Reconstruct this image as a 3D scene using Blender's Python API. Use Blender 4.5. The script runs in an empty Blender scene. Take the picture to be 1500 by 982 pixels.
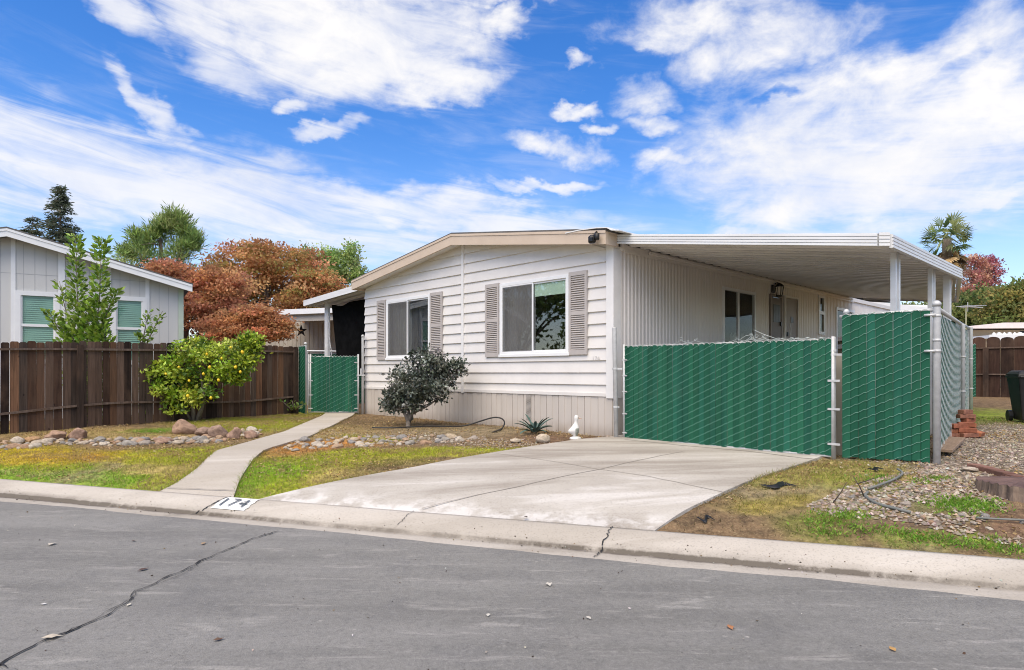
import bpy, bmesh, math, random
import numpy as np
from mathutils import Vector, Matrix, noise as mnoise

random.seed(7)
R = np.random.default_rng(7)
PI = math.pi
scene = bpy.context.scene
COL = scene.collection

# ------------------------------------------------------------------ camera geometry (photo 1500 x 982)
F, CX, HOR, CAMZ = 937.0, 750.0, 546.0, 1.5

def at(px, py, d):
    """World point on the sight line of a photo pixel at a given distance."""
    return Vector(((px - CX) / F * d, d, CAMZ - (py - HOR) / F * d))

# street frame: t runs along the kerb (to the right), s away from the road behind the kerb
O = (0.904, 5.65)
TD = (0.9455, -0.3256)
SD = (0.3256, 0.9455)

def st(x, y):
    dx, dy = x - O[0], y - O[1]
    return dx * SD[0] + dy * SD[1], dx * TD[0] + dy * TD[1]

def xy(s, t):
    return O[0] + s * SD[0] + t * TD[0], O[1] + s * SD[1] + t * TD[1]

def zst(s, t):
    s = np.maximum(np.asarray(s, float), 0.0)
    t = np.asarray(t, float)
    e = 1 - np.exp(-s / 1.3)
    sc = np.minimum(s, 24)
    return 0.12 + 0.32 * e + 0.006 * sc + np.clip(0.075 * (t - 1.8), 0, 0.24) * e

def zg(x, y):
    s, t = st(x, y)
    return float(zst(s, t))

def gp(px, py):
    """World point where a photo pixel meets the yard."""
    a, b = (px - CX) / F, (py - HOR) / F
    lo, hi = 2.0, 60.0
    for _ in range(50):
        m = (lo + hi) / 2
        if CAMZ - b * m > zg(a * m, m):
            lo = m
        else:
            hi = m
    return Vector((a * lo, lo, zg(a * lo, lo)))

def gpr(px, py, z=0.0):
    d = (CAMZ - z) * F / (py - HOR)
    return Vector(((px - CX) / F * d, d, z))

# house frame: x to the right along the front wall, y back along the side wall
HC = Vector((1.665, 10.4, 0.0))
HX = Vector((0.6947, -0.7193, 0.0))
HY = Vector((0.7193, 0.6947, 0.0))
HROT = math.atan2(HX.y, HX.x)

def h2w(x, y, z=0.0):
    return HC + HX * x + HY * y + Vector((0, 0, z))

def front(px, py, off=0.0):
    r = Vector(((px - CX) / F, 1, -(py - HOR) / F))
    c = Vector((0, 0, CAMZ)) - HC
    k = (off - c.dot(HY)) / r.dot(HY)
    p = c + r * k
    return p.dot(HX), p.z

def side(px, py, off=0.0):
    r = Vector(((px - CX) / F, 1, -(py - HOR) / F))
    c = Vector((0, 0, CAMZ)) - HC
    k = (off - c.dot(HX)) / r.dot(HX)
    p = c + r * k
    return p.dot(HY), p.z

# ------------------------------------------------------------------ node helpers
class E:
    """A socket with arithmetic, for short node graphs."""
    def __init__(self, nt, s): self.nt, self.s = nt, s
    def _m(self, op, *o):
        n = self.nt.nodes.new('ShaderNodeMath'); n.operation = op
        for i, v in enumerate((self,) + o):
            if isinstance(v, E): self.nt.links.new(v.s, n.inputs[i])
            else: n.inputs[i].default_value = v
        return E(self.nt, n.outputs[0])
    def __add__(a, b): return a._m('ADD', b)
    __radd__ = __add__
    def __mul__(a, b): return a._m('MULTIPLY', b)
    __rmul__ = __mul__
    def __sub__(a, b): return a._m('SUBTRACT', b)
    def __rsub__(a, b): return (a * -1.0) + b
    def __truediv__(a, b): return a._m('DIVIDE', b)
    def pow(a, b): return a._m('POWER', b)
    def max(a, b): return a._m('MAXIMUM', b)
    def min(a, b): return a._m('MINIMUM', b)
    def sm(a, lo, hi):
        n = a.nt.nodes.new('ShaderNodeMapRange'); n.interpolation_type = 'SMOOTHSTEP'
        a.nt.links.new(a.s, n.inputs[0]); n.inputs[1].default_value = lo; n.inputs[2].default_value = hi
        return E(a.nt, n.outputs[0])

def vec(nt, x, y, z):
    n = nt.nodes.new('ShaderNodeCombineXYZ')
    for i, v in enumerate((x, y, z)):
        if isinstance(v, E): nt.links.new(v.s, n.inputs[i])
        else: n.inputs[i].default_value = v
    return n.outputs[0]

def noise(nt, v, scale, detail=4, rough=0.55, dist=0.0):
    n = nt.nodes.new('ShaderNodeTexNoise')
    if v is not None: nt.links.new(v, n.inputs['Vector'])
    n.inputs['Scale'].default_value = scale; n.inputs['Detail'].default_value = detail
    n.inputs['Roughness'].default_value = rough; n.inputs['Distortion'].default_value = dist
    return E(nt, n.outputs[0])

def voro(nt, v, scale, out='Distance', feature='F1'):
    n = nt.nodes.new('ShaderNodeTexVoronoi'); n.feature = feature
    nt.links.new(v, n.inputs['Vector']); n.inputs['Scale'].default_value = scale
    return E(nt, n.outputs[out])

def mixc(nt, f, a, b, mode='MIX'):
    n = nt.nodes.new('ShaderNodeMix'); n.data_type = 'RGBA'; n.blend_type = mode
    for i, v in ((0, f), (6, a), (7, b)):
        if isinstance(v, E): nt.links.new(v.s, n.inputs[i])
        elif hasattr(v, 'is_output'): nt.links.new(v, n.inputs[i])
        elif isinstance(v, (tuple, list)): n.inputs[i].default_value = (*v[:3], 1)
        else: n.inputs[i].default_value = v
    return n.outputs[2]

def mapping(nt, v, scale=(1, 1, 1), rot=(0, 0, 0)):
    n = nt.nodes.new('ShaderNodeMapping'); nt.links.new(v, n.inputs[0])
    n.inputs['Scale'].default_value = scale; n.inputs['Rotation'].default_value = rot
    return n.outputs[0]

def newmat(name):
    m = bpy.data.materials.new(name); m.use_nodes = True
    nt = m.node_tree
    return m, nt, nt.nodes['Principled BSDF']

def bump(nt, b, h, strength, dist=0.01):
    n = nt.nodes.new('ShaderNodeBump'); n.inputs['Strength'].default_value = strength
    n.inputs['Distance'].default_value = dist
    nt.links.new(h.s, n.inputs['Height']); nt.links.new(n.outputs[0], b.inputs['Normal'])

def coords(nt, kind='Object'):
    if kind == 'World':
        return nt.nodes.new('ShaderNodeNewGeometry').outputs['Position']
    return nt.nodes.new('ShaderNodeTexCoord').outputs[kind]

def mat(name, c1, c2=None, scale=3.0, rough=0.6, bmp=0.0, bscale=40.0, stretch=(1, 1, 1), metal=0.0,
        dirt=None, dscale=1.2, damt=0.5, space='Object', spec=0.4):
    """A surface of two mottled tones with optional blotches of dirt and a fine bump."""
    m, nt, b = newmat(name)
    c2 = c2 or tuple(x * 0.82 for x in c1)
    v = mapping(nt, coords(nt, space), stretch)
    n1 = noise(nt, v, scale, 6, 0.6)
    c = mixc(nt, n1.sm(0.3, 0.7), c1, c2)
    if dirt:
        n2 = noise(nt, v, dscale, 7, 0.65)
        c = mixc(nt, n2.sm(0.48, 0.75) * damt, c, dirt)
    nt.links.new(c, b.inputs['Base Color'])
    b.inputs['Roughness'].default_value = rough; b.inputs['Metallic'].default_value = metal
    b.inputs['Specular IOR Level'].default_value = spec
    if bmp: bump(nt, b, noise(nt, v, bscale, 4, 0.6), bmp)
    return m

def leafmat(name, transl=0.3, rough=0.55, spec=0.3, tint=1.0):
    """Leaf colour comes from the mesh's own 'Col' attribute."""
    m, nt, b = newmat(name)
    a = nt.nodes.new('ShaderNodeAttribute'); a.attribute_name = 'Col'
    nt.links.new(a.outputs['Color'], b.inputs['Base Color'])
    b.inputs['Roughness'].default_value = rough; b.inputs['Specular IOR Level'].default_value = spec
    t = nt.nodes.new('ShaderNodeBsdfTranslucent'); nt.links.new(a.outputs['Color'], t.inputs[0])
    mx = nt.nodes.new('ShaderNodeMixShader'); mx.inputs[0].default_value = transl
    nt.links.new(b.outputs[0], mx.inputs[1]); nt.links.new(t.outputs[0], mx.inputs[2])
    nt.links.new(mx.outputs[0], nt.nodes['Material Output'].inputs[0])
    return m

def rndmat(name, cols, rough=0.8, bmp=0.4, bscale=30, nscale=6.0, spec=0.3):
    """Each object draws its own colour from a ramp, mottled."""
    m, nt, b = newmat(name)
    oi = nt.nodes.new('ShaderNodeObjectInfo')
    rp = nt.nodes.new('ShaderNodeValToRGB'); rp.color_ramp.interpolation = 'CONSTANT'
    el = rp.color_ramp.elements
    while len(el) < len(cols): el.new(0.5)
    for i, c in enumerate(cols): el[i].position = i / len(cols); el[i].color = (*c, 1)
    nt.links.new(oi.outputs['Random'], rp.inputs[0])
    v = coords(nt)
    n = noise(nt, v, nscale, 6, 0.65)
    d = mixc(nt, n.sm(0.25, 0.75), (1.25, 1.22, 1.18), (0.6, 0.58, 0.55))
    c = mixc(nt, 1.0, rp.outputs[0], d, 'MULTIPLY')
    nt.links.new(c, b.inputs['Base Color']); b.inputs['Roughness'].default_value = rough
    b.inputs['Specular IOR Level'].default_value = spec
    if bmp: bump(nt, b, noise(nt, v, bscale, 5, 0.6), bmp)
    return m

# ------------------------------------------------------------------ mesh helpers
def tag(o, label=None, cat=None, group=None, kind=None):
    if label: o['label'] = label
    if cat: o['category'] = cat
    if group: o['group'] = group
    if kind: o['kind'] = kind
    return o

def thing(name, label, cat, loc=(0, 0, 0), rz=0.0, group=None):
    o = bpy.data.objects.new(name, None); COL.objects.link(o)
    o.location = loc; o.rotation_euler = (0, 0, rz); o.empty_display_size = 0.1
    return tag(o, label, cat, group)

def arr_mesh(name, verts, faces, mats, cols=None, smooth=False, midx=None, parent=None, attrs=None):
    """faces: int array (n,3) or (n,4), or a list of tuples."""
    me = bpy.data.meshes.new(name)
    verts = np.asarray(verts, np.float32)
    if isinstance(faces, np.ndarray):
        n, k = faces.shape
        me.vertices.add(len(verts)); me.vertices.foreach_set('co', verts.ravel())
        me.loops.add(n * k); me.loops.foreach_set('vertex_index', faces.astype(np.int32).ravel())
        me.polygons.add(n); me.polygons.foreach_set('loop_start', np.arange(0, n * k, k, dtype=np.int32))
        me.update(calc_edges=True)
    else:
        me.from_pydata([tuple(v) for v in verts.tolist()], [], faces); me.update()
    for m in (mats if isinstance(mats, (list, tuple)) else [mats]): me.materials.append(m)
    if midx is not None: me.polygons.foreach_set('material_index', np.asarray(midx, np.int32))
    me.polygons.foreach_set('use_smooth', np.full(len(me.polygons), bool(smooth)))
    if cols is not None:
        a = me.color_attributes.new('Col', 'FLOAT_COLOR', 'POINT')
        c = np.ones((len(verts), 4), np.float32); c[:, :3] = cols
        a.data.foreach_set('color', c.ravel())
    for k, v in (attrs or {}).items():
        a = me.attributes.new(k, 'FLOAT', 'POINT'); a.data.foreach_set('value', np.asarray(v, np.float32))
    me.update()
    o = bpy.data.objects.new(name, me); COL.objects.link(o)
    if parent: o.parent = parent
    return o

class MB:
    """Collects shapes into one mesh."""
    def __init__(s): s.v, s.f, s.m = [], [], []
    def add(s, vs, fs, mi=0):
        b = len(s.v); s.v += [tuple(v) for v in vs]
        s.f += [tuple(b + i for i in f) for f in fs]; s.m += [mi] * len(fs)
    def quad(s, a, b, c, d, mi=0): s.add([a, b, c, d], [(0, 1, 2, 3)], mi)
    def box(s, x0, x1, y0, y1, z0, z1, mi=0):
        v = [(x, y, z) for z in (z0, z1) for y in (y0, y1) for x in (x0, x1)]
        s.add(v, [(0, 2, 3, 1), (4, 5, 7, 6), (0, 1, 5, 4), (2, 6, 7, 3), (0, 4, 6, 2), (1, 3, 7, 5)], mi)
    def obox(s, c, ax, ay, az, mi=0):
        """Box about c with half-axis vectors."""
        c, ax, ay, az = map(Vector, (c, ax, ay, az))
        v = [c + ax * i + ay * j + az * k for k in (-1, 1) for j in (-1, 1) for i in (-1, 1)]
        s.add(v, [(0, 2, 3, 1), (4, 5, 7, 6), (0, 1, 5, 4), (2, 6, 7, 3), (0, 4, 6, 2), (1, 3, 7, 5)], mi)
    def bar(s, a, b, w, h, up=(0, 0, 1), mi=0):
        a, b = Vector(a), Vector(b); d = (b - a)
        u = Vector(up); sd = d.cross(u).normalized(); u = sd.cross(d).normalized()
        s.obox((a + b) / 2, d / 2, sd * w / 2, u * h / 2, mi)
    def prism(s, poly, fn0, fn1, mi=0):
        """poly of 2-D points; fn maps (u,v) to 3-D for each end."""
        n = len(poly)
        s.add([fn0(*p) for p in poly] + [fn1(*p) for p in poly],
              [tuple(range(n))[::-1], tuple(range(n, 2 * n))] + [(i, (i + 1) % n, n + (i + 1) % n, n + i) for i in range(n)], mi)
    def tube(s, pts, r, n=8, mi=0, caps=True):
        pts = [Vector(p) for p in pts]
        rs = r if isinstance(r, (list, tuple)) else [r] * len(pts)
        t0 = (pts[1] - pts[0]).normalized()
        a = Vector((0, 0, 1)) if abs(t0.z) < 0.9 else Vector((1, 0, 0))
        u = t0.cross(a).normalized(); vs = []
        for i, p in enumerate(pts):
            t = (pts[min(i + 1, len(pts) - 1)] - pts[max(i - 1, 0)]).normalized()
            u = (u - t * u.dot(t)).normalized(); w = t.cross(u)
            vs += [p + (u * math.cos(2 * PI * k / n) + w * math.sin(2 * PI * k / n)) * rs[i] for k in range(n)]
        fs = [(i * n + k, i * n + (k + 1) % n, (i + 1) * n + (k + 1) % n, (i + 1) * n + k)
              for i in range(len(pts) - 1) for k in range(n)]
        if caps: fs += [tuple(range(n))[::-1], tuple(range((len(pts) - 1) * n, len(pts) * n))]
        s.add(vs, fs, mi)
    def lathe(s, prof, n=16, c=(0, 0, 0), mi=0, sx=1.0, sy=1.0):
        c = Vector(c); vs = []
        for r, z in prof:
            vs += [c + Vector((r * sx * math.cos(2 * PI * k / n), r * sy * math.sin(2 * PI * k / n), z)) for k in range(n)]
        fs = [(i * n + k, i * n + (k + 1) % n, (i + 1) * n + (k + 1) % n, (i + 1) * n + k)
              for i in range(len(prof) - 1) for k in range(n)]
        fs += [tuple(range(n))[::-1], tuple(range((len(prof) - 1) * n, len(prof) * n))]
        s.add(vs, fs, mi)
    def build(s, name, mats, parent=None, smooth=False, bevel=0.0, cols=None):
        o = arr_mesh(name, s.v, s.f, mats, smooth=smooth, midx=s.m, parent=parent, cols=cols)
        if bevel:
            b = o.modifiers.new('bevel', 'BEVEL'); b.width = bevel; b.segments = 2; b.limit_method = 'ANGLE'
        return o

def leaves(P, D, size, cols, aspect=0.5, fold=0.25):
    """Arrays of leaf-shaped faces: P base points, D directions, per-leaf size. Returns verts, tris, colours."""
    n = len(P)
    D = D / (np.linalg.norm(D, axis=1, keepdims=True) + 1e-9)
    A = R.normal(size=(n, 3)); S = np.cross(D, A); S /= (np.linalg.norm(S, axis=1, keepdims=True) + 1e-9)
    N = np.cross(S, D)
    L = np.asarray(size).reshape(-1, 1) * np.ones((n, 1)); W = L * aspect * 0.5
    v = np.empty((n, 4, 3))
    v[:, 0] = P; v[:, 2] = P + D * L
    mid = P + D * L * 0.5 + N * W * fold
    v[:, 1] = mid + S * W; v[:, 3] = mid - S * W
    b = np.arange(n)[:, None] * 4
    f = np.concatenate([b + [0, 1, 2], b + [0, 2, 3]], 0)
    return v.reshape(-1, 3), f, np.repeat(cols, 4, 0)

def palette(cols, n, jit=0.18):
    c = np.asarray(cols)[R.integers(0, len(cols), n)]
    return c * np.clip(1 + R.normal(0, jit, (n, 1)), 0.45, 1.7) * (1 + R.normal(0, 0.05, (n, 3)))

def clumps(lobes, per):
    """Clump centres spread in ellipsoids [(centre, radii)], denser toward the outside."""
    out = []
    for (c, r) in lobes:
        u = R.normal(size=(per, 3)); u /= np.linalg.norm(u, axis=1, keepdims=True)
        rad = R.uniform(0.25, 1.0, (per, 1)) ** 0.5
        out.append(np.asarray(c) + u * rad * np.asarray(r))
    return np.concatenate(out)

def crown_arrays(lobes, per, leaves_per, crad, lsize, cols, up=0.3, aspect=0.55, outward=0.8, flat=.75):
    C = clumps(lobes, per)
    mid = np.mean([np.asarray(c) for c, _ in lobes], 0)
    n = len(C) * leaves_per
    ci = np.repeat(np.arange(len(C)), leaves_per)
    off = R.normal(0, 1, (n, 3)) * crad * np.array([1 + (.75 - flat) * .8, 1 + (.75 - flat) * .8, flat]) * 0.55
    P = C[ci] + off
    D = R.normal(size=(n, 3)) * 0.9 + off / (crad + 1e-6) * outward + np.array([0, 0, up])
    cc = palette(cols, len(C), 0.2)[ci]
    c = cc * np.clip(1 + R.normal(0, 0.2, (n, 1)), 0.5, 1.6)
    return leaves(P, D, lsize * R.uniform(0.6, 1.3, n), c, aspect), C

def branch(mb, a, b, r0, r1, sag=0.1, n=5, seg=7):
    a, b = Vector(a), Vector(b); L = (b - a).length
    j = Vector((random.uniform(-1, 1), random.uniform(-1, 1), random.uniform(-0.2, 1))) * sag * L
    pts = [a.lerp(b, i / n) + j * math.sin(PI * i / n) for i in range(n + 1)]
    mb.tube(pts, [r0 + (r1 - r0) * i / n for i in range(n + 1)], seg)
    return pts

def tree(name, label, base, top, lobes, per, lper, crad, lsize, cols, bark, leafm, r0=0.15, cat='tree',
         group=None, limbs=14, up=0.3, aspect=0.55, outward=0.8, flat=.75):
    """A tapered trunk with limbs to clumps of the crown, and a crown of many leaf faces (all world coords)."""
    base, top = Vector(base), Vector(top)
    root = thing(name, label, cat, base, 0, group)
    lobes = [(Vector(c) - base, r) for c, r in lobes]
    (v, f, c), C = crown_arrays([(tuple(c), r) for c, r in lobes], per, lper, crad, lsize, cols, up, aspect, outward, flat)
    mb = MB(); tp = top - base
    pts = branch(mb, (0, 0, -0.1), tp, r0, r0 * 0.35, 0.04, 6, 9)
    for i in range(limbs):
        e = Vector(C[random.randrange(len(C))])
        k = random.uniform(0.25, 1.0); s = Vector((0, 0, 0)).lerp(tp, k)
        branch(mb, s, e, r0 * 0.4 * (1.15 - 0.6 * k), r0 * 0.06, 0.08)
    mb.build('trunk', bark, root, smooth=True)
    arr_mesh('crown', v, f, leafm, c, parent=root)
    return root

def rock_mesh(name, seed, sub=3, amp=0.25, freq=1.3, ang=0.0):
    bm = bmesh.new(); bmesh.ops.create_icosphere(bm, subdivisions=sub, radius=1.0)
    o = Vector((seed * 7.3, seed * 3.1, seed * 1.7))
    for v in bm.verts:
        n = mnoise.fractal(v.co * freq + o, 1.0, 2.0, 4)
        k = 1 + amp * n
        if ang:
            for q in range(7):
                pd = Vector((math.sin(q * 2.4 + seed), math.cos(q * 1.7 + seed * 2), math.sin(q * 1.1 + seed * 3) * 0.8)).normalized()
                lim = 0.72 + 0.2 * math.sin(q * 5 + seed)
                dd = v.co.dot(pd)
                if dd > lim: v.co -= pd * (dd - lim) * ang
        v.co *= k
    me = bpy.data.meshes.new(name); bm.to_mesh(me); bm.free()
    me.polygons.foreach_set('use_smooth', np.full(len(me.polygons), True))
    return me

# ------------------------------------------------------------------ materials
M = {}
M['siding'] = mat('painted_siding', (0.77, 0.735, 0.69), (0.72, 0.685, 0.64), 2.0, 0.5, 0.05, 60, dirt=(0.6, 0.56, 0.5), dscale=0.9, damt=0.25)
M['trimw'] = mat('cream_trim', (0.82, 0.80, 0.77), (0.76, 0.74, 0.71), 3, 0.45)
M['beige'] = mat('beige_fascia_paint', (0.62, 0.50, 0.385), (0.57, 0.455, 0.345), 2.5, 0.55, 0.05, 50)
M['skirt'] = mat('skirting_paint', (0.59, 0.535, 0.47), (0.53, 0.48, 0.42), 1.6, 0.55, stretch=(1, 1, 0.25), dirt=(0.34, 0.29, 0.24), dscale=1.4, damt=0.35)
def splash(m, z0, z1, col, amt):
    """Ragged band of dried mud near the foot of a wall."""
    nt = m.node_tree; b = nt.nodes['Principled BSDF']; src = b.inputs['Base Color'].links[0].from_socket
    v = coords(nt); q = nt.nodes.new('ShaderNodeSeparateXYZ'); nt.links.new(v, q.inputs[0])
    n = noise(nt, mapping(nt, v, (1, 1, .35)), 5.0, 7, .7)
    k = (E(nt, q.outputs[2]) + (n - .5) * .35).sm(z1, z0) * amt * n.sm(.25, .6)
    nt.links.new(mixc(nt, k, src, col), b.inputs['Base Color'])
splash(M['skirt'], .42, .72, (.30, .235, .17), .75)
M['corr'] = mat('corrugated_metal_paint', (0.83, 0.775, 0.725), (0.78, 0.725, 0.675), 2, 0.45, stretch=(1, 1, 0.2))
M['alum'] = mat('white_aluminium', (0.80, 0.80, 0.785), (0.72, 0.715, 0.70), 2.5, 0.4, stretch=(0.3, 2, 2), dirt=(0.5, 0.48, 0.44), dscale=2, damt=0.4)
M['ceil'] = mat('carport_ceiling', (0.86, 0.82, 0.765), (0.79, 0.75, 0.69), 1.5, 0.4, stretch=(0.5, 3, 1), dirt=(0.36, 0.32, 0.28), dscale=0.9, damt=0.5)
M['shutter'] = mat('taupe_shutter', (0.50, 0.455, 0.42), (0.45, 0.41, 0.38), 4, 0.6)
M['vinyl'] = mat('white_vinyl', (0.84, 0.84, 0.83), (0.80, 0.80, 0.79), 4, 0.35)
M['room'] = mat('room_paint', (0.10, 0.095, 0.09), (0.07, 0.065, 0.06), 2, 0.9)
M['curtain'] = mat('grey_curtain', (0.30, 0.29, 0.28), (0.19, 0.185, 0.18), 9, 0.9, stretch=(3, 3, 0.15))
M['greenblind'] = mat('green_roller_blind', (0.66, 0.84, 0.68), (0.6, 0.78, 0.62), 3, 0.8)
M['black'] = mat('black_plastic', (0.012, 0.012, 0.013), (0.02, 0.02, 0.02), 8, 0.4)
M['cloth'] = mat('black_shade_cloth', (0.005, 0.005, 0.005), (0.010, 0.010, 0.010), 5, 0.95, 0.3, 90, spec=.05)
M['galv'] = mat('galvanised_steel', (0.60, 0.60, 0.59), (0.50, 0.50, 0.49), 12, 0.45, metal=0.12, dirt=(0.34, 0.30, 0.25), dscale=5, damt=0.35)
M['gwire'] = mat('greened_wire', (0.21, 0.40, 0.315), (0.17, 0.34, 0.265), 9, 0.5)
M['wire'] = mat('galvanised_wire', (0.62, 0.66, 0.63), (0.50, 0.55, 0.52), 8, 0.45, metal=0.2)
M['wood'] = None
M['bark'] = mat('rough_bark', (0.20, 0.15, 0.11), (0.10, 0.075, 0.055), 6, 0.9, 0.9, 25, stretch=(3, 3, 0.5))
M['bark2'] = mat('grey_bark', (0.21, 0.175, 0.14), (0.12, 0.10, 0.08), 8, 0.9, 0.8, 30, stretch=(2, 2, 0.6))
M['leaf'] = leafmat('leaf', 0.45)
M['autumn'] = leafmat('autumn_leaf', 0.55)
M['gloss'] = leafmat('glossy_leaf', 0.2, 0.35, 0.45)
M['dry'] = leafmat('dry_leaf', 0.2, 0.8, 0.1)
M['lemon'] = mat('lemon_peel', (0.80, 0.50, 0.02), (0.72, 0.56, 0.03), 3, 0.4, 0.2, 60)
M['ngrey'] = mat('grey_painted_panel', (0.63, 0.62, 0.59), (0.575, 0.565, 0.54), 1.5, 0.6, 0.1, 60, stretch=(1, 1, 0.3))
M['nwhite'] = mat('white_trim_paint', (0.83, 0.83, 0.82), (0.78, 0.78, 0.77), 3, 0.5)
M['nshade'] = mat('pale_green_trim', (0.55, 0.63, 0.50), (0.50, 0.58, 0.45), 3, 0.6)
M['shingle'] = mat('roof_shingle', (0.16, 0.15, 0.14), (0.10, 0.095, 0.09), 8, 0.9, 0.5, 40)
M['blindg'] = mat('sea_green_blind', (0.29, 0.52, 0.42), (0.25, 0.46, 0.37), 2, 0.6)
M['creamwall'] = mat('cream_wall', (0.55, 0.50, 0.42), (0.48, 0.44, 0.37), 2, 0.8)
M['edgebrick'] = rndmat('old_edging_brick', [(.20, .105, .08), (.17, .09, .07), (.24, .13, .10)], .95, .6, 30, 8)
M['brick'] = rndmat('red_brick', [(0.42, 0.16, 0.08), (0.36, 0.13, 0.075), (0.48, 0.21, 0.11), (0.33, 0.15, 0.10)], 0.85, 0.6, 40, 9)
M['stump'] = mat('old_stump_wood', (0.16, 0.10, 0.085), (0.09, 0.055, 0.048), 8, 0.9, 0.8, 30)
M['stumpside'] = mat('stump_bark', (0.26, 0.19, 0.14), (0.07, 0.05, 0.04), 14, 0.9, 0.8, 30, stretch=(1, 1, 0.2))
M['plank'] = mat('weathered_plank', (0.36, 0.25, 0.17), (0.26, 0.18, 0.12), 6, 0.85, 0.4, 30, stretch=(1, 6, 1))
M['lamp'] = mat('black_lantern_metal', (0.012, 0.011, 0.010), (0.02, 0.018, 0.016), 6, 0.4)
M['hose'] = mat('black_hose', (0.018, 0.017, 0.017), (0.03, 0.028, 0.026), 6, 0.5)
M['duckw'] = mat('white_glazed_concrete', (0.80, 0.78, 0.74), (0.70, 0.67, 0.62), 9, 0.5, 0.2, 30, dirt=(0.45, 0.42, 0.34), dscale=6, damt=0.5)
M['duckg'] = mat('grey_green_glaze', (0.24, 0.26, 0.21), (0.38, 0.38, 0.33), 18, 0.6, 0.2, 30)
M['duckb'] = mat('peach_bill', (0.75, 0.52, 0.38), (0.68, 0.45, 0.32), 5, 0.5)
M['agave'] = mat('agave_leaf', (0.085, 0.145, 0.125), (0.055, 0.10, 0.085), 5, 0.5, stretch=(1, 1, 0.4))
M['paintw'] = mat('white_kerb_paint', (0.80, 0.80, 0.77), (0.68, 0.67, 0.63), 14, 0.7, dirt=(0.45, 0.42, 0.37), dscale=8, damt=0.7)
M['digit'] = mat('faded_dark_paint', (0.05, 0.06, 0.065), (0.13, 0.14, 0.14), 30, 0.7)
M['crack'] = mat('crack_filler', (0.010, 0.010, 0.010), (0.030, 0.029, 0.028), 20, 0.95, space='World')
M['binlabel'] = mat('bin_label', (0.45, 0.46, 0.47), (0.38, 0.39, 0.4), 5, 0.5)
M['doorp'] = mat('taupe_door', (0.19, 0.155, 0.135), (0.165, 0.135, 0.115), 2, 0.5)
M['doorw'] = mat('pale_storm_door', (0.31, 0.26, 0.23), (0.27, 0.23, 0.20), 2, 0.5)
M['interior'] = mat('pale_interior_cloth', (0.34, 0.34, 0.33), (0.16, 0.16, 0.16), 4, 0.8, stretch=(1, 2, 0.3))

def glassmat(name, tint, refl=1.0, floor=0.0):
    m, nt, b = newmat(name)
    nt.nodes.remove(b)
    t = nt.nodes.new('ShaderNodeBsdfTransparent'); t.inputs[0].default_value = (*tint, 1)
    g = nt.nodes.new('ShaderNodeBsdfGlossy'); g.inputs['Roughness'].default_value = 0.015
    g.inputs[0].default_value = (refl, refl, refl, 1)
    ge = nt.nodes.new('ShaderNodeNewGeometry'); dt = nt.nodes.new('ShaderNodeVectorMath'); dt.operation = 'DOT_PRODUCT'
    nt.links.new(ge.outputs['Normal'], dt.inputs[0]); nt.links.new(ge.outputs['Incoming'], dt.inputs[1])
    cs = E(nt, dt.outputs['Value'])._m('ABSOLUTE')
    k = (1.0 - cs).max(0.0).pow(5.0) * .93 + (.05 + floor)
    mx = nt.nodes.new('ShaderNodeMixShader'); nt.links.new(k.s, mx.inputs[0])
    nt.links.new(t.outputs[0], mx.inputs[1]); nt.links.new(g.outputs[0], mx.inputs[2])
    nt.links.new(mx.outputs[0], nt.nodes['Material Output'].inputs[0])
    return m
M['glass2'] = glassmat('dim_window_glass', (0.95, 0.97, 0.96), .45, 0.0)
M['glass'] = glassmat('window_glass', (0.93, 0.95, 0.94), 1.0, 0.05)

def screenmat():
    m, nt, b = newmat('insect_screen')
    b.inputs['Base Color'].default_value = (0.20, 0.195, 0.185, 1); b.inputs['Roughness'].default_value = 0.8
    t = nt.nodes.new('ShaderNodeBsdfTransparent')
    v = coords(nt)
    k = noise(nt, v, 3.0, 3).sm(0.2, 0.8) * 0.12 + 0.26
    mx = nt.nodes.new('ShaderNodeMixShader'); nt.links.new(k.s, mx.inputs[0])
    nt.links.new(t.outputs[0], mx.inputs[1]); nt.links.new(b.outputs[0], mx.inputs[2])
    nt.links.new(mx.outputs[0], nt.nodes['Material Output'].inputs[0])
    return m
M['screen'] = screenmat()

def slatmat():
    m, nt, b = newmat('green_privacy_slat')
    a = nt.nodes.new('ShaderNodeAttribute'); a.attribute_name = 'Col'
    v = coords(nt)
    n = noise(nt, mapping(nt, v, (8, 8, 0.6)), 1.0, 5)
    c = mixc(nt, 1.0, a.outputs['Color'], mixc(nt, n.sm(0.3, 0.7), (1.1, 1.1, 1.1), (0.8, 0.82, 0.82)), 'MULTIPLY')
    d = noise(nt, v, 2.2, 6, 0.65)
    c = mixc(nt, d.sm(0.55, 0.85) * 0.35, c, (0.13, 0.17, 0.13))
    nt.links.new(c, b.inputs['Base Color']); b.inputs['Roughness'].default_value = 0.6
    b.inputs['Specular IOR Level'].default_value = 0.15
    return m
M['slat'] = slatmat()

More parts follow.
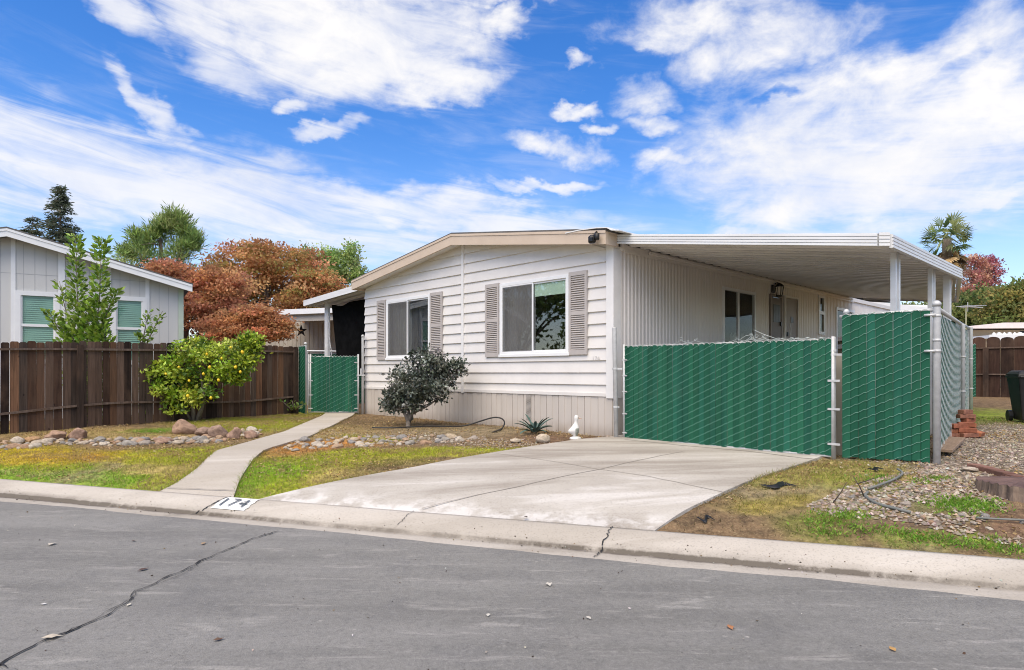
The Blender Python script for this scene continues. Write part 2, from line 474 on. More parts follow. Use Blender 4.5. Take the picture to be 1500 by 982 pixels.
def fencewood(name, dark=1.0):
    m, nt, b = newmat(name)
    a = nt.nodes.new('ShaderNodeAttribute'); a.attribute_name = 'Col'
    v = coords(nt)
    n = noise(nt, mapping(nt, v, (14, 14, 0.9)), 1.5, 7, 0.65, 0.6)
    k = noise(nt, mapping(nt, v, (1, 1, 0.5)), 2.2, 5, 0.6)
    kn = voro(nt, mapping(nt, v, (1, 1, 0.6)), 5.0)
    c = mixc(nt, n.sm(0.25, 0.75), (1.35, 1.3, 1.25), (0.55, 0.55, 0.55))
    c = mixc(nt, 1.0, a.outputs['Color'], c, 'MULTIPLY')
    c = mixc(nt, k.sm(0.42, 0.72) * 0.8, c, (0.10 * dark, 0.062 * dark, 0.042 * dark))
    c = mixc(nt, (kn.sm(0.10, 0.04)) * 0.7, c, (0.012, 0.008, 0.007))
    nt.links.new(c, b.inputs['Base Color']); b.inputs['Roughness'].default_value = 0.85
    b.inputs['Specular IOR Level'].default_value = 0.15
    bump(nt, b, n, 0.5, 0.01)
    return m
M['fence'] = fencewood('weathered_fence_wood')

def concrete(name, c1, c2, stain, warm):
    m, nt, b = newmat(name)
    p = coords(nt, 'World')
    ang = HROT
    stv = mapping(nt, p, (0.35, 2.2, 1.0), (0, 0, -HROT + PI / 2 + 0.15))
    n1 = noise(nt, p, 0.8, 8, 0.65)
    n2 = noise(nt, stv, 0.9, 7, 0.6, 0.4)
    n3 = noise(nt, p, 60, 3, 0.6)
    n4 = noise(nt, p, 5.0, 6, 0.7)
    c = mixc(nt, n1.sm(0.32, 0.68), c1, c2)
    c = mixc(nt, n2.sm(0.47, 0.66) * 0.75, c, stain)
    c = mixc(nt, n2.sm(0.46, 0.32) * 0.75, c, warm)
    c = mixc(nt, n4.sm(0.55, 0.8) * 0.35, c, stain)
    c = mixc(nt, n3.sm(0.5, 0.72) * 0.4, c, tuple(x * 0.5 for x in stain))
    a = nt.nodes.new('ShaderNodeAttribute'); a.attribute_name = 'dirt'
    li = nt.nodes.new('ShaderNodeAttribute'); li.attribute_name = 'lime'
    c = mixc(nt, (E(nt, li.outputs['Fac']) * noise(nt, p, 3.5, 6, .65).sm(.42, .66)).min(.55), c, (.70, .68, .645))
    dk = E(nt, a.outputs['Fac'])  # on the kerb this mask also carries the flow line's painted shadow
    dn = noise(nt, p, 4, 8, 0.75)
    c = mixc(nt, (dk * (dn.sm(0.18, 0.66))).min(0.88), c, (0.085, 0.070, 0.054))
    nt.links.new(c, b.inputs['Base Color']); b.inputs['Roughness'].default_value = 0.85
    b.inputs['Specular IOR Level'].default_value = 0.25
    bump(nt, b, n3 * 0.5 + n4, 0.35, 0.008)
    return m
M['drive'] = concrete('driveway_concrete', (0.47, 0.435, 0.38), (0.41, 0.375, 0.325), (0.27, 0.235, 0.195), (0.62, 0.59, 0.545))
M['walk'] = concrete('walkway_concrete', (0.475, 0.43, 0.365), (0.43, 0.385, 0.325), (0.39, 0.345, 0.28), (0.56, 0.52, 0.455))
M['kerb'] = concrete('kerb_concrete', (0.51, 0.465, 0.40), (0.46, 0.415, 0.355), (0.37, 0.33, 0.275), (0.55, 0.51, 0.45))

def asphalt():
    m, nt, b = newmat('aged_asphalt')
    p = coords(nt, 'World')
    al = mapping(nt, p, (0.28, 1.6, 1), (0, 0, -math.atan2(TD[1], TD[0])))
    al2 = mapping(nt, p, (0.6, 3.2, 1), (0, 0, -math.atan2(TD[1], TD[0]) + 0.05))
    big = noise(nt, al, 0.9, 7, 0.6)
    mid = noise(nt, p, 2.0, 8, 0.7)
    fine = noise(nt, p, 130, 3, 0.7)
    gr = voro(nt, p, 90)
    scf = noise(nt, al2, 1.9, 9, 0.72, 0.5)
    c = mixc(nt, big.sm(0.3, 0.7), (0.172, 0.166, 0.151), (0.255, 0.247, 0.225))
    c = mixc(nt, mid.sm(0.45, 0.8) * 0.5, c, (0.12, 0.119, 0.12))
    c = mixc(nt, scf.sm(0.53, 0.66) * 0.6, c, (0.40, 0.38, 0.345)); oil = noise(nt, p, 0.9, 4, .55, .4); c = mixc(nt, oil.sm(.62, .74) * .55, c, (.085, .083, .08))
    ws = noise(nt, mapping(nt, p, (0.10, 1.1, 1), (0, 0, -math.atan2(TD[1], TD[0]))), 1.0, 3); c = mixc(nt, ws.sm(.45, .65) * .35, c, (.30, .29, .27))
    bl = noise(nt, p, 0.55, 5, 0.6); c = mixc(nt, bl.sm(0.5, 0.72) * 0.45, c, (0.115, 0.113, 0.112))
    sp = voro(nt, p, 6.5); c = mixc(nt, (sp.sm(0.11, 0.05)) * (noise(nt, p, 3.0, 3).sm(.5, .62)) * .8, c, (0.42, 0.40, 0.36))
    sp2 = voro(nt, p, 11.0); c = mixc(nt, (sp2.sm(0.07, 0.03)) * .8, c, (0.04, 0.036, 0.032))
    mg = noise(nt, p, 38, 4, 0.75); c = mixc(nt, mg.sm(0.50, 0.70) * 0.45, c, (0.085, 0.083, 0.08)); c = mixc(nt, mg.sm(0.48, 0.30) * 0.4, c, (0.34, 0.33, 0.31))
    c = mixc(nt, fine.sm(0.40, 0.75) * 0.55, c, (0.06, 0.06, 0.06))
    c = mixc(nt, gr.sm(0.30, 0.08) * 0.40, c, (0.40, 0.39, 0.375))
    nt.links.new(c, b.inputs['Base Color']); b.inputs['Roughness'].default_value = 0.8
    b.inputs['Specular IOR Level'].default_value = 0.25
    bump(nt, b, fine + gr * 0.5, 0.5, 0.006)
    return m
M['road'] = asphalt()

def groundmat():
    m, nt, b = newmat('yard_soil')
    a = nt.nodes.new('ShaderNodeAttribute'); a.attribute_name = 'Col'
    g = nt.nodes.new('ShaderNodeAttribute'); g.attribute_name = 'gravel'
    p = coords(nt, 'World')
    n1 = noise(nt, p, 9, 8, 0.72); n2 = noise(nt, p, 55, 5, 0.7)
    c = mixc(nt, 1.0, a.outputs['Color'], mixc(nt, n1.sm(0.33, 0.67), (1.45, 1.42, 1.3), (0.5, 0.5, 0.5)), 'MULTIPLY')
    c = mixc(nt, n2.sm(0.5, 0.72) * 0.6, c, (0.42, 0.33, 0.18))
    n5 = noise(nt, p, 24, 5, 0.7); c = mixc(nt, n5.sm(0.55, 0.75) * 0.55, c, (0.07, 0.052, 0.034))
    vc = nt.nodes.new('ShaderNodeTexVoronoi'); nt.links.new(p, vc.inputs['Vector']); vc.inputs['Scale'].default_value = 26
    sep = nt.nodes.new('ShaderNodeSeparateColor'); nt.links.new(vc.outputs['Color'], sep.inputs[0])
    gv = E(nt, sep.outputs[0])
    gc = mixc(nt, gv, (0.17, 0.13, 0.10), (0.40, 0.34, 0.28))
    gc = mixc(nt, E(nt, vc.outputs['Distance']).sm(0.35, 0.7) * 0.8, gc, (0.10, 0.08, 0.06))
    c = mixc(nt, E(nt, g.outputs['Fac']).min(1.0), c, gc)
    nt.links.new(c, b.inputs['Base Color']); b.inputs['Roughness'].default_value = 0.95
    b.inputs['Specular IOR Level'].default_value = 0.1
    bump(nt, b, n1 + n2 * 0.5, 0.7, 0.02)
    return m
M['ground'] = groundmat()

# ------------------------------------------------------------------ ground cover map
GB, GR_, YG, YL, OR, STW, DRT, GDT, RDT = ((0.18, 0.32, 0.018), (0.20, 0.27, 0.03), (0.34, 0.35, 0.03), (0.48, 0.36, 0.035),
    (0.44, 0.19, 0.045), (0.36, 0.265, 0.12), (0.155, 0.105, 0.065), (0.23, 0.185, 0.125), (0.13, 0.075, 0.055))
ANCH = [  # px, py, radius along t, along s, colour, grass density, weight
    (10, 668, 1.2, .35, YL, .8, 1), (60, 666, .9, .3, YL, .8, 1), (105, 671, .55, .2, OR, .6, 1.6), (150, 668, .6, .3, YL, .8, 1),
    (10, 695, .9, .3, GB, .9, 1.3), (60, 686, .7, .22, YG, .9, 1), (130, 686, .45, .12, GDT, .08, 1.8), (60, 703, .8, .12, GDT, .1, 1.4),
    (100, 698, .5, .1, GDT, .1, 1.2), (160, 704, .8, .22, GB, .9, 1.3), (185, 678, .8, .25, YG, .9, 1), (220, 689, .42, .15, STW, .35, 1.5),
    (250, 668, .7, .3, YG, .9, 1), (250, 703, .5, .25, YG, .9, 1), (290, 662, .6, .3, YG, .8, 1), (80, 632, 2, .5, STW, .25, 1),
    (160, 634, .8, .4, STW, .4, 1), (222, 632, .35, .3, GB, 1, 1.5), (330, 618, .8, .6, YG, .7, 1), (390, 622, .8, .7, YG, .8, 1.2), (430, 606, .8, .6, YG, .7, 1),
    (365, 700, .4, .5, GB, .9, 1.3), (385, 688, .35, .4, GB, .9, 1.2), (430, 682, .6, .4, YG, .9, 1), (510, 672, .8, .35, YG, .9, 1), (480, 692, .35, .2, STW, .4, 1.4),
    (430, 708, .7, .3, YG, .9, 1), (560, 664, .6, .25, YG, .9, 1), (650, 672, .6, .2, DRT, .15, 1.6), (600, 682, .5, .25, DRT, .4, .8), (610, 660, .6, .2, YG, .8, 1),
    (700, 658, .5, .2, YG, .5, .9), (450, 650, .4, .5, OR, .25, .9), (490, 632, .8, .8, STW, .35, 1), (560, 622, 1, .8, DRT, .25, 1), (640, 632, 1, .6, GDT, .15, 1),
    (530, 640, .4, .2, YG, .6, 1), (740, 640, .8, .5, DRT, .08, 1.2), (810, 642, .5, .4, RDT, .02, 1.5), (700, 632, .8, .5, GDT, .12, 1),
    (1240, 685, .7, .5, (.27, .26, .06), .75, 1.2), (1170, 700, .5, .4, (.27, .265, .06), .8, 1.1), (1320, 684, .5, .3, STW, .35, 1), (1120, 732, .36, .26, (.27, .235, .07), .55, 1.0), (1140, 738, .2, .12, (.34, .26, .06), .5, 1.0), (1100, 715, .5, .2, GDT, .25, 1.2),
    (1060, 752, .5, .3, DRT, .08, 1.5), (1150, 768, .5, .2, DRT, .08, 1.4), (1185, 742, .25, .12, (.33, .26, .07), .4, .9), (1222, 768, .22, .20, GR_, .75, 1.3), (1250, 757, .16, .1, GB, .9, 1.2), (1285, 778, .25, .2, RDT, .05, 1.1), (1190, 760, .3, .14, DRT, .1, 1.2),
    (1330, 784, .14, .12, GR_, .7, 1.3), (1360, 795, .25, .2, GDT, .08, 1.1), (1382, 788, .16, .1, GB, .8, 1.2), (1430, 795, .25, .2, RDT, .05, 1.1), (1482, 804, .14, .12, GB, .7, 1.2), (1415, 738, .26, .2, GB, 1, 2.2), (1290, 745, .6, .3, GDT, .05, 1.2),
    (1400, 765, .6, .2, RDT, .05, 1.3), (1470, 735, .4, .3, RDT, .05, 1.4), (1360, 700, .4, .2, STW, .3, 1), (1260, 712, .4, .2, GR_, .5, 1), (1340, 715, .5, .2, GDT, .1, 1),
    (1440, 660, 1.5, 1.3, GDT, .03, 1.2), (1440, 610, 1.6, 1.6, GR_, .4, .7), (1450, 625, 1.2, .8, GDT, .08, .9), (1500, 640, 2, 1, GDT, .05, 1),
]
AN = [(st(*gp(a[0], a[1])[:2]), a[2], a[3], np.array(a[4]), a[5], a[6]) for a in ANCH]
GRAVC = [(st(*gp(1450, 655)[:2]), 1.5, 1.5), (st(*gp(1500, 640)[:2]), 2.0, 1.6), (st(*gp(1400, 680)[:2]), .5, .4)]

def smoothnoise(x, y, f, seed):
    """Cheap value noise on arrays."""
    x = x * f + seed * 17.13; y = y * f + seed * 9.71
    xi, yi = np.floor(x), np.floor(y); u, v = x - xi, y - yi
    u, v = u * u * (3 - 2 * u), v * v * (3 - 2 * v)
    h = lambda a, b: np.modf(np.abs(np.sin(a * 127.1 + b * 311.7 + seed) * 43758.5453))[0]
    return (h(xi, yi) * (1 - u) + h(xi + 1, yi) * u) * (1 - v) + (h(xi, yi + 1) * (1 - u) + h(xi + 1, yi + 1) * u) * v

def cover(s, t):
    """Soil / lawn colour, grass density and gravel share at street coordinates."""
    w1 = (smoothnoise(s, t, 1.1, 1) - .5) * .9 + (smoothnoise(s, t, 3.1, 2) - .5) * .6 + (smoothnoise(s, t, 9, 41) - .5) * .35
    w2 = (smoothnoise(s, t, 1.1, 5) - .5) * .9 + (smoothnoise(s, t, 3.1, 6) - .5) * .5
    S, T = s + w1 * .5, t + w2 * .9
    W = .03 + .22 * smoothnoise(s, t, 2.6, 91) * smoothnoise(s, t, 7, 92); C = np.multiply.outer(W, np.array(DRT) * 1.1); D = W * 0.12
    for q_, ((s0, t0), rt, rs, c, de, we) in enumerate(AN):
        w = we * (.25 + 1.5 * smoothnoise(s, t, 3.2, 50 + q_ % 9) * smoothnoise(s, t, 8.5, 70 + q_ % 7) * 1.6) * np.exp(-((T - t0) / rt) ** 2 - ((S - s0) / rs) ** 2)
        W = W + w; C = C + np.multiply.outer(w, c); D = D + w * de
    G = np.zeros(s.shape)
    for (s0, t0), rt, rs in GRAVC:
        G = np.maximum(G, np.exp(-(((T - t0) / rt) ** 2 + ((S - s0) / rs) ** 2) ** 2))
    return C / W[..., None], D / W, np.clip(G * 1.3, 0, 1)

# ------------------------------------------------------------------ setting: ground, road, kerb, driveway, walkway
def axis(fine0, fine1, step, far0, far1):
    a = list(np.arange(fine0, fine1, step))
    x, d = fine1, step
    while x < far1: a.append(x); d *= 1.25; x += d
    x, d = fine0, step
    while x > far0:
        d *= 1.25; x -= d; a.insert(0, x)
    return np.array(a)

ss = axis(-0.2, 12, 0.08, -160, 300); tt = axis(-14, 9, 0.08, -320, 320)
S, T = np.meshgrid(ss, tt, indexing='ij')
Z = zst(S, T) + (smoothnoise(S, T, 1.6, 3) - .5) * .03 * (S > .1) + (smoothnoise(S, T, 7, 4) - .5) * .015 * (S > .1)
Z = np.where(S < 0.02, -0.08, Z - 0.01)
Z = np.where(S < -9.6, 0.10, Z)
X, Y = xy(S, T)
Cc, Dd, Gg = cover(S, T)
far = np.clip((np.hypot(S, T) - 25) / 30, 0, 1)[..., None]
Cc = Cc * (1 - far) + np.array((0.15, 0.15, 0.06)) * far
nS, nT = S.shape
idx = np.arange(nS * nT).reshape(nS, nT)
fq = np.stack([idx[:-1, :-1], idx[:-1, 1:], idx[1:, 1:], idx[1:, :-1]], -1).reshape(-1, 4)
tag(arr_mesh('ground', np.stack([X, Y, Z], -1).reshape(-1, 3), fq, M['ground'], Cc.reshape(-1, 3), True,
             attrs={'gravel': Gg.ravel()}), kind='structure')

def sheet(name, prof, ts, m, wob=0.0, dirt=None):
    """A long strip along the street: prof is [(s, z)], ts the stations."""
    vs, dr = [], []
    for t in ts:
        for j, (s, z) in enumerate(prof):
            k = wob * (float(smoothnoise(np.array(t), np.array(j * 1.0), 0.9, 8)) - .5)
            x, y = xy(s + (k if 0 < j < len(prof) - 1 else 0) + (.10 * (float(smoothnoise(np.array(t), np.array(0.), .8, 44)) - .3) + .03 * (float(smoothnoise(np.array(t), np.array(0.), 4.0, 45)) - .5) if name == 'road' and j == len(prof) - 1 else 0), t)
            vs.append((x, y, z + k * .25)); dr.append(dirt[j] * (.15 + 1.1 * max(math.exp(-((t + 7.5) / 3.4) ** 2), math.exp(-((t - .7) / 1.2) ** 2) * .75) + .40 * float(smoothnoise(np.array(t), np.array(j * .2), 1.1, 9))) if dirt else 0)
    n = len(prof)
    fs = np.array([(i * n + j, (i + 1) * n + j, (i + 1) * n + j + 1, i * n + j + 1) for i in range(len(ts) - 1) for j in range(n - 1)])
    return tag(arr_mesh(name, vs, fs, m, smooth=True, attrs={'dirt': dr}), kind='structure')

KP = [(-.74, -.03), (-.60, .008), (-.50, .005), (-.40, .002), (-.345, -.002), (-.322, .0), (-.308, .022), (-.29, .036), (-.22, .067), (-.14, .098), (-.07, .119), (-.02, .127), (.03, .127), (.035, .02)]
KD = [.3, .25, .15, .25, 1.1, 1.7, 1.5, .45, .05, .02, 0, 0, .12, .5]  # gutter dirt plus the shadow line below the kerb face, both put in colour
def kz(s): return float(np.interp(s, [p[0] for p in KP], [p[1] for p in KP]))
sheet('kerb', KP, np.arange(-70, 60, .2), M['kerb'], 0.012, KD)
rs_ = [-9.6] + list(np.arange(-9.2, -.7, .4)) + [-.60]
sheet('road', [(s, 0.012 + 0.004 * math.sin(-s / 9.6 * PI)) for s in rs_], np.concatenate([np.arange(-160, -15, 2.), np.arange(-15, 12, .1), np.arange(12, 140, 2.)]), M['road'])
sheet('far_kerb', [(-9.55, 0.01), (-9.6, .05), (-9.7, .12), (-9.9, .13), (-9.95, .05)], np.arange(-70, 60, 1.0), M['kerb'])

def ribbon(pts, w, dz, zf):
    """Flat strip of changing width on a surface; pts [(x, y)]."""
    vs = []
    n = len(pts)
    for i, p in enumerate(pts):
        a, b = pts[max(i - 1, 0)], pts[min(i + 1, n - 1)]
        d = Vector((b[0] - a[0], b[1] - a[1])).normalized(); q = Vector((-d.y, d.x))
        k = w(i / (n - 1)) if callable(w) else w
        for sg in (1, -1):
            x, y = p[0] + q.x * k * sg / 2, p[1] + q.y * k * sg / 2
            vs.append((x, y, zf(x, y) + dz))
    return vs, [(2 * i, 2 * i + 1, 2 * i + 3, 2 * i + 2) for i in range(n - 1)]

def densify(pts, step, jit):
    out = []
    for a, b in zip(pts[:-1], pts[1:]):
        n = max(1, int((b - a).length / step))
        for i in range(n):
            p = a.lerp(b, i / n); out.append((p.x + random.uniform(-jit, jit), p.y + random.uniform(-jit, jit)))
    out.append((pts[-1].x, pts[-1].y)); return out

# long crack across the asphalt, with a finer second strand
cr = MB()
cpx = [(-30, 990), (0, 975), (70, 937), (150, 907), (190, 882), (200, 868), (235, 851), (265, 838), (300, 820), (340, 804), (370, 790), (408, 779)]
for off, wd, jit in ((0, .014, .012), (5, .006, .018)):
    line = densify([gpr(x, y + off * math.sin(x * .03), .015) for x, y in (cpx if off == 0 else cpx[2:9])], .05, jit)
    v, f = ribbon(line, lambda k: wd * random.uniform(.25, 1.35), .006, lambda x, y: .013 + .004)
    cr.add(v, f)
random.seed(9)
for q in range(9):
    i = random.randrange(1, len(cpx) - 2); a = gpr(cpx[i][0], cpx[i][1], .015); e = a + Vector((random.uniform(-.25, .25), random.uniform(-.12, .12), 0))
    v, f = ribbon(densify([a, e], .04, .010), lambda k: .007 * (1.1 - k) * random.uniform(.4, 1.3), .006, lambda x, y: .013 + .004); cr.add(v, f)
tag(cr.build('road_crack', M['crack']), kind='structure')
# breaks in the kerb
kc = MB()
def kerbline(t0, skew, s0, s1, w):
    pts = []
    for i in range(15):
        s = s0 + (s1 - s0) * i / 14
        pts.append(xy(s, t0 + skew * (i / 14 - .5) + random.uniform(-.012, .012)))
    v, f = ribbon(pts, lambda k: w * random.uniform(.6, 1.3), .009, lambda x, y: kz(st(x, y)[0]))
    kc.add(v, f)
tA = st(*gpr(885, 795, .07)[:2])[1]; tB = st(*gpr(590, 765, .07)[:2])[1]; tC = st(*gpr(304, 742, .08)[:2])[1]
kerbline(tA, -.03, .02, -.29, .010); kerbline(tB, -.02, .02, -.26, .005); kerbline(tC, -.10, .02, -.30, .016); kerbline(tC - .2, -.25, -.3, -.52, .010)
kerbline(tA - .02, -.02, -.3, -.54, .010)
tag(kc.build('kerb_crack', M['crack']), kind='structure')

def ruled(name, L, Rr, m, nx, dz, thick=.06, extra=None, wob=.0):
    """Slab between a left and a right edge (world points), following the yard."""
    vs, fs, n = [], [], nx + 1
    for i, (a, b) in enumerate(zip(L, Rr)):
        for j in range(n):
            p = a.lerp(b, j / nx)
            sq = st(p.x, p.y)[0]; vs.append((p.x, p.y, zg(p.x, p.y) + .0035 + (dz - .0035) * min(1, max(0, sq / .5))))
    k = len(L)
    for i in range(k - 1):
        for j in range(nx): fs.append((i * n + j, i * n + j + 1, (i + 1) * n + j + 1, (i + 1) * n + j))
    b0 = len(vs)
    for i in range(k):
        for j in (0, nx):
            x, y, z = vs[i * n + j]; vs.append((x, y, z - thick))
    for i in range(k - 1):
        fs.append((i * n, (i + 1) * n, b0 + 2 * (i + 1), b0 + 2 * i))
        fs.append(((i + 1) * n + nx, i * n + nx, b0 + 2 * i + 1, b0 + 2 * (i + 1) + 1))
    fs.append(tuple(range(n)) + (b0 + 1, b0)); mi = [0] * len(fs); mats = [m]
    if extra:
        mats.append(M['joint'])
        for pts, w in extra:
            v, f = ribbon(pts, w, dz + .004, zg); o = len(vs)
            vs += v; fs += [tuple(o + q for q in g) for g in f]; mi += [1] * len(f)
    sv = np.array([st(q[0], q[1])[0] for q in vs])
    o = arr_mesh(name, vs, fs, mats, midx=mi, attrs={'dirt': np.zeros(len(vs)), 'lime': np.exp(-(sv / .26) ** 2) * (name == 'driveway')})
    return tag(o, kind='structure')

M['joint'] = mat('joint_dirt', (0.25, 0.22, 0.185), (0.36, 0.32, 0.275), 10, 0.95, space='World')

def resample(pts, n):
    d = [0]
    for a, b in zip(pts[:-1], pts[1:]): d.append(d[-1] + (b - a).length)
    out = []
    for q in np.linspace(0, d[-1], n):
        i = max(0, min(len(pts) - 2, int(np.searchsorted(d, q)) - 1))
        k = (q - d[i]) / (d[i + 1] - d[i] + 1e-9); out.append(pts[i].lerp(pts[i + 1], k))
    return out

def flare(px, py): return gp(px, py)
x0, y0 = xy(.022, st(*gpr(374, 733, .127)[:2])[1]); x1, y1 = xy(.022, st(*gpr(958, 780, .127)[:2])[1])
dL = resample([Vector((x0, y0, 0)), gp(470, 712), gp(600, 688), gp(740, 662), gp(850, 645), gp(898, 641)], 28)
dR = resample([Vector((x1, y1, 0)), gp(1000, 752), gp(1040, 733), gp(1100, 706), gp(1150, 689), gp(1200, 672)], 28)
back = [(0.02 + 0.0 * k, 3.25, .2 + 6.6 * k) for k in np.linspace(0, 1, 12)]
dL += [h2w(a, c) for a, b, c in back]; dR += [h2w(b, c) for a, b, c in back]
jl = densify([gp(618, 748), gp(760, 716), gp(880, 690), gp(1000, 664)], .15, .006)
jt = densify([gp(722, 666), gp(800, 677), gp(870, 689), gp(950, 701), gp(1058, 724)], .15, .006)
je = densify([gp(915, 646), gp(1000, 655), gp(1100, 664), gp(1190, 675)], .15, .004)
ruled('driveway', dL, dR, M['drive'], 24, .02, extra=[(jl, .011), (jt, .009), (je, .022)])
wx0, wy0 = xy(.022, st(*gpr(225, 722, .127)[:2])[1]); wx1, wy1 = xy(.022, st(*gpr(341, 729, .127)[:2])[1])
wl = resample([Vector((wx0, wy0, 0)), gp(258, 709), gp(285, 692), gp(300, 676), gp(316, 662), gp(360, 650), gp(415, 634), gp(448, 620), gp(472, 610), gp(482, 602)], 36)
wr = resample([Vector((wx1, wy1, 0)), gp(350, 707), gp(360, 690), gp(373, 672), gp(388, 660), gp(415, 652), gp(455, 640), gp(490, 623), gp(516, 610), gp(524, 603)], 36)
wj = densify([gp(245, 717), gp(345, 721)], .1, .003)
ruled('walkway', wl, wr, M['walk'], 8, .018, extra=[(wj, .012)])
EDGES = {'drive': (dL, dR), 'walk': (wl, wr)}

def inside(px, py, poly):
    """Point-in-polygon on arrays."""
    r = np.zeros(px.shape, bool); n = len(poly)
    for i in range(n):
        x1, y1 = poly[i][0], poly[i][1]; x2, y2 = poly[i - 1][0], poly[i - 1][1]
        c = ((y1 > py) != (y2 > py)) & (px < (x2 - x1) * (py - y1) / ((y2 - y1) + 1e-12) + x1)
        r ^= c
    return r
PAVED = [list(dL) + list(dR)[::-1], list(wl) + list(wr)[::-1]]
HOUSEPOLY = [h2w(0.05, -.03), h2w(-7.7, -.03), h2w(-7.7, 14), h2w(.05, 14)]
def free(x, y, house=True):
    ok = np.ones(x.shape, bool)
    for p in PAVED: ok &= ~inside(x, y, p)
    if house: ok &= ~inside(x, y, HOUSEPOLY)
    return ok

def zt(s, t):
    return zst(s, t) + (smoothnoise(s, t, 1.6, 3) - .5) * .03 * (s > .1) + (smoothnoise(s, t, 7, 4) - .5) * .015 * (s > .1) - 0.01

# grass blades
def blades(n, s0, s1, t0, t1, hmin, hmax, pw=1.0):
    s = R.uniform(s0, s1, n); t = R.uniform(t0, t1, n)
    c, d, g = cover(s, t)
    cl = smoothnoise(s, t, 9, 11) * .7 + smoothnoise(s, t, 22, 12) * .5
    keep = (R.random(n) < d ** 1.3 * cl * 1.5) & (s > .05)
    s, t, c = s[keep], t[keep], c[keep]
    x, y = xy(s, t); k = free(x, y)
    s, t, c, x, y = s[k], t[k], c[k], x[k], y[k]
    m = len(s); z = zt(s, t) - .004
    h = R.uniform(hmin, hmax, m); a = R.uniform(0, 2 * PI, m); w = R.uniform(.0025, .006, m)
    ln = R.normal(0, .7, (m, 2)) * h[:, None]
    v = np.empty((m, 3, 3))
    v[:, 0] = np.stack([x - np.cos(a) * w, y - np.sin(a) * w, z], -1)
    v[:, 1] = np.stack([x + np.cos(a) * w, y + np.sin(a) * w, z], -1)
    v[:, 2] = np.stack([x + ln[:, 0], y + ln[:, 1], z + h], -1)
    dry = (R.random(m) < .28 + .5 * (smoothnoise(s, t, 2.2, 15) > .66))[:, None]
    c = np.where(dry, np.array(STW) * 1.15, c * np.array((1.15, 1.3, 1.0)))
    c = c * np.clip(1 + R.normal(0, .25, (m, 1)), .4, 1.8)
    return v.reshape(-1, 3), np.arange(m * 3).reshape(-1, 3), np.repeat(c, 3, 0)
def edge_growth():
    P = []
    for E0, sg in ((dL[:28], 1), (dR[:28], -1), (wl, 1), (wr, -1)):
        for a, b in zip(E0[:-1], E0[1:]):
            d = (b - a).xy; L = d.length; n_ = Vector((-d.y, d.x)).normalized() * sg
            for i in range(int(L * 230)):
                if math.sin(a.x * 3.1 + i * .02) + math.sin(a.y * 5.3) < -.6: continue
                p = a.lerp(b, random.random()); o = random.random() ** 2 * .07 - .012; P.append((p.x + n_.x * o, p.y + n_.y * o))
    P = np.array(P); x, y = P[:, 0], P[:, 1]; s, t = st(x, y); m = len(x); c, d_, g_ = cover(s, t)
    z = zt(s, t) + .004; h = R.uniform(.02, .055, m) * (.5 + d_); a = R.uniform(0, 2 * PI, m); w = R.uniform(.002, .0045, m); ln = R.normal(0, .6, (m, 2)) * h[:, None]
    v = np.empty((m, 3, 3)); v[:, 0] = np.stack([x - np.cos(a) * w, y - np.sin(a) * w, z], -1); v[:, 1] = np.stack([x + np.cos(a) * w, y + np.sin(a) * w, z], -1); v[:, 2] = np.stack([x + ln[:, 0], y + ln[:, 1], z + h], -1)
    dry = (R.random(m) < .35)[:, None]; c = np.where(dry, np.array(STW) * 1.1, c * np.array((1.0, 1.15, .9))) * np.clip(1 + R.normal(0, .25, (m, 1)), .4, 1.7)
    return v.reshape(-1, 3), np.arange(m * 3).reshape(-1, 3), np.repeat(c, 3, 0)
v, f, c = edge_growth()
tag(arr_mesh('edge_grass', v, f, M['leaf'], c), 'ragged grass growing over the edges of path and driveway', kind='stuff')
v, f, c = blades(1000000, 0.04, 7.5, -13.5, 8, .012, .045)
tag(arr_mesh('grass', v, f, M['leaf'], c), 'short patchy lawn grass yellowing in the front yard', kind='stuff')

def tuftfield(name, label, spots, cols, hmin, hmax):
    V, Fc, Cl, o = [], [], [], 0
    for px, py, rad, n in spots:
        p = gp(px, py)
        x = p.x + R.normal(0, rad * .5, n); y = p.y + R.normal(0, rad * .4, n)
        k = free(x, y); x, y = x[k], y[k]; m = len(x)
        s, t = st(x, y); z = zt(s, t)
        D = np.stack([R.normal(0, .6, m), R.normal(0, .6, m), R.uniform(.3, 1, m)], -1)
        vv, ff, cc = leaves(np.stack([x, y, z + R.uniform(0, hmin, m)], -1), D, R.uniform(hmin, hmax, m), palette(cols, m), .35)
        V.append(vv); Fc.append(ff + o); Cl.append(cc); o += len(vv)
    return tag(arr_mesh(name, np.concatenate(V), np.concatenate(Fc), M['leaf'], np.concatenate(Cl)), label, kind='stuff')
tuftfield('ground_cover', 'low bright green weeds spreading among pebbles and along the kerb',
          [(1415, 742, .26, 900), (1398, 740, .20, 450), (1440, 742, .16, 260), (1222, 762, .22, 260), (1245, 757, .16, 200), (1260, 778, .16, 160), (1205, 780, .18, 160), (1325, 783, .13, 150), (1345, 790, .10, 110), (1375, 790, .14, 170), (1400, 797, .1, 90),
           (1300, 775, .1, 60), (1428, 800, .1, 70), (1482, 805, .15, 170), (222, 633, .28, 700), (1355, 704, .2, 110), (1375, 702, .13, 130), (1190, 768, .12, 60), (1455, 790, .1, 50), (1280, 700, .26, 240)],
          [(.20, .38, .035), (.26, .42, .06), (.14, .29, .03), (.30, .38, .08)], .015, .045)

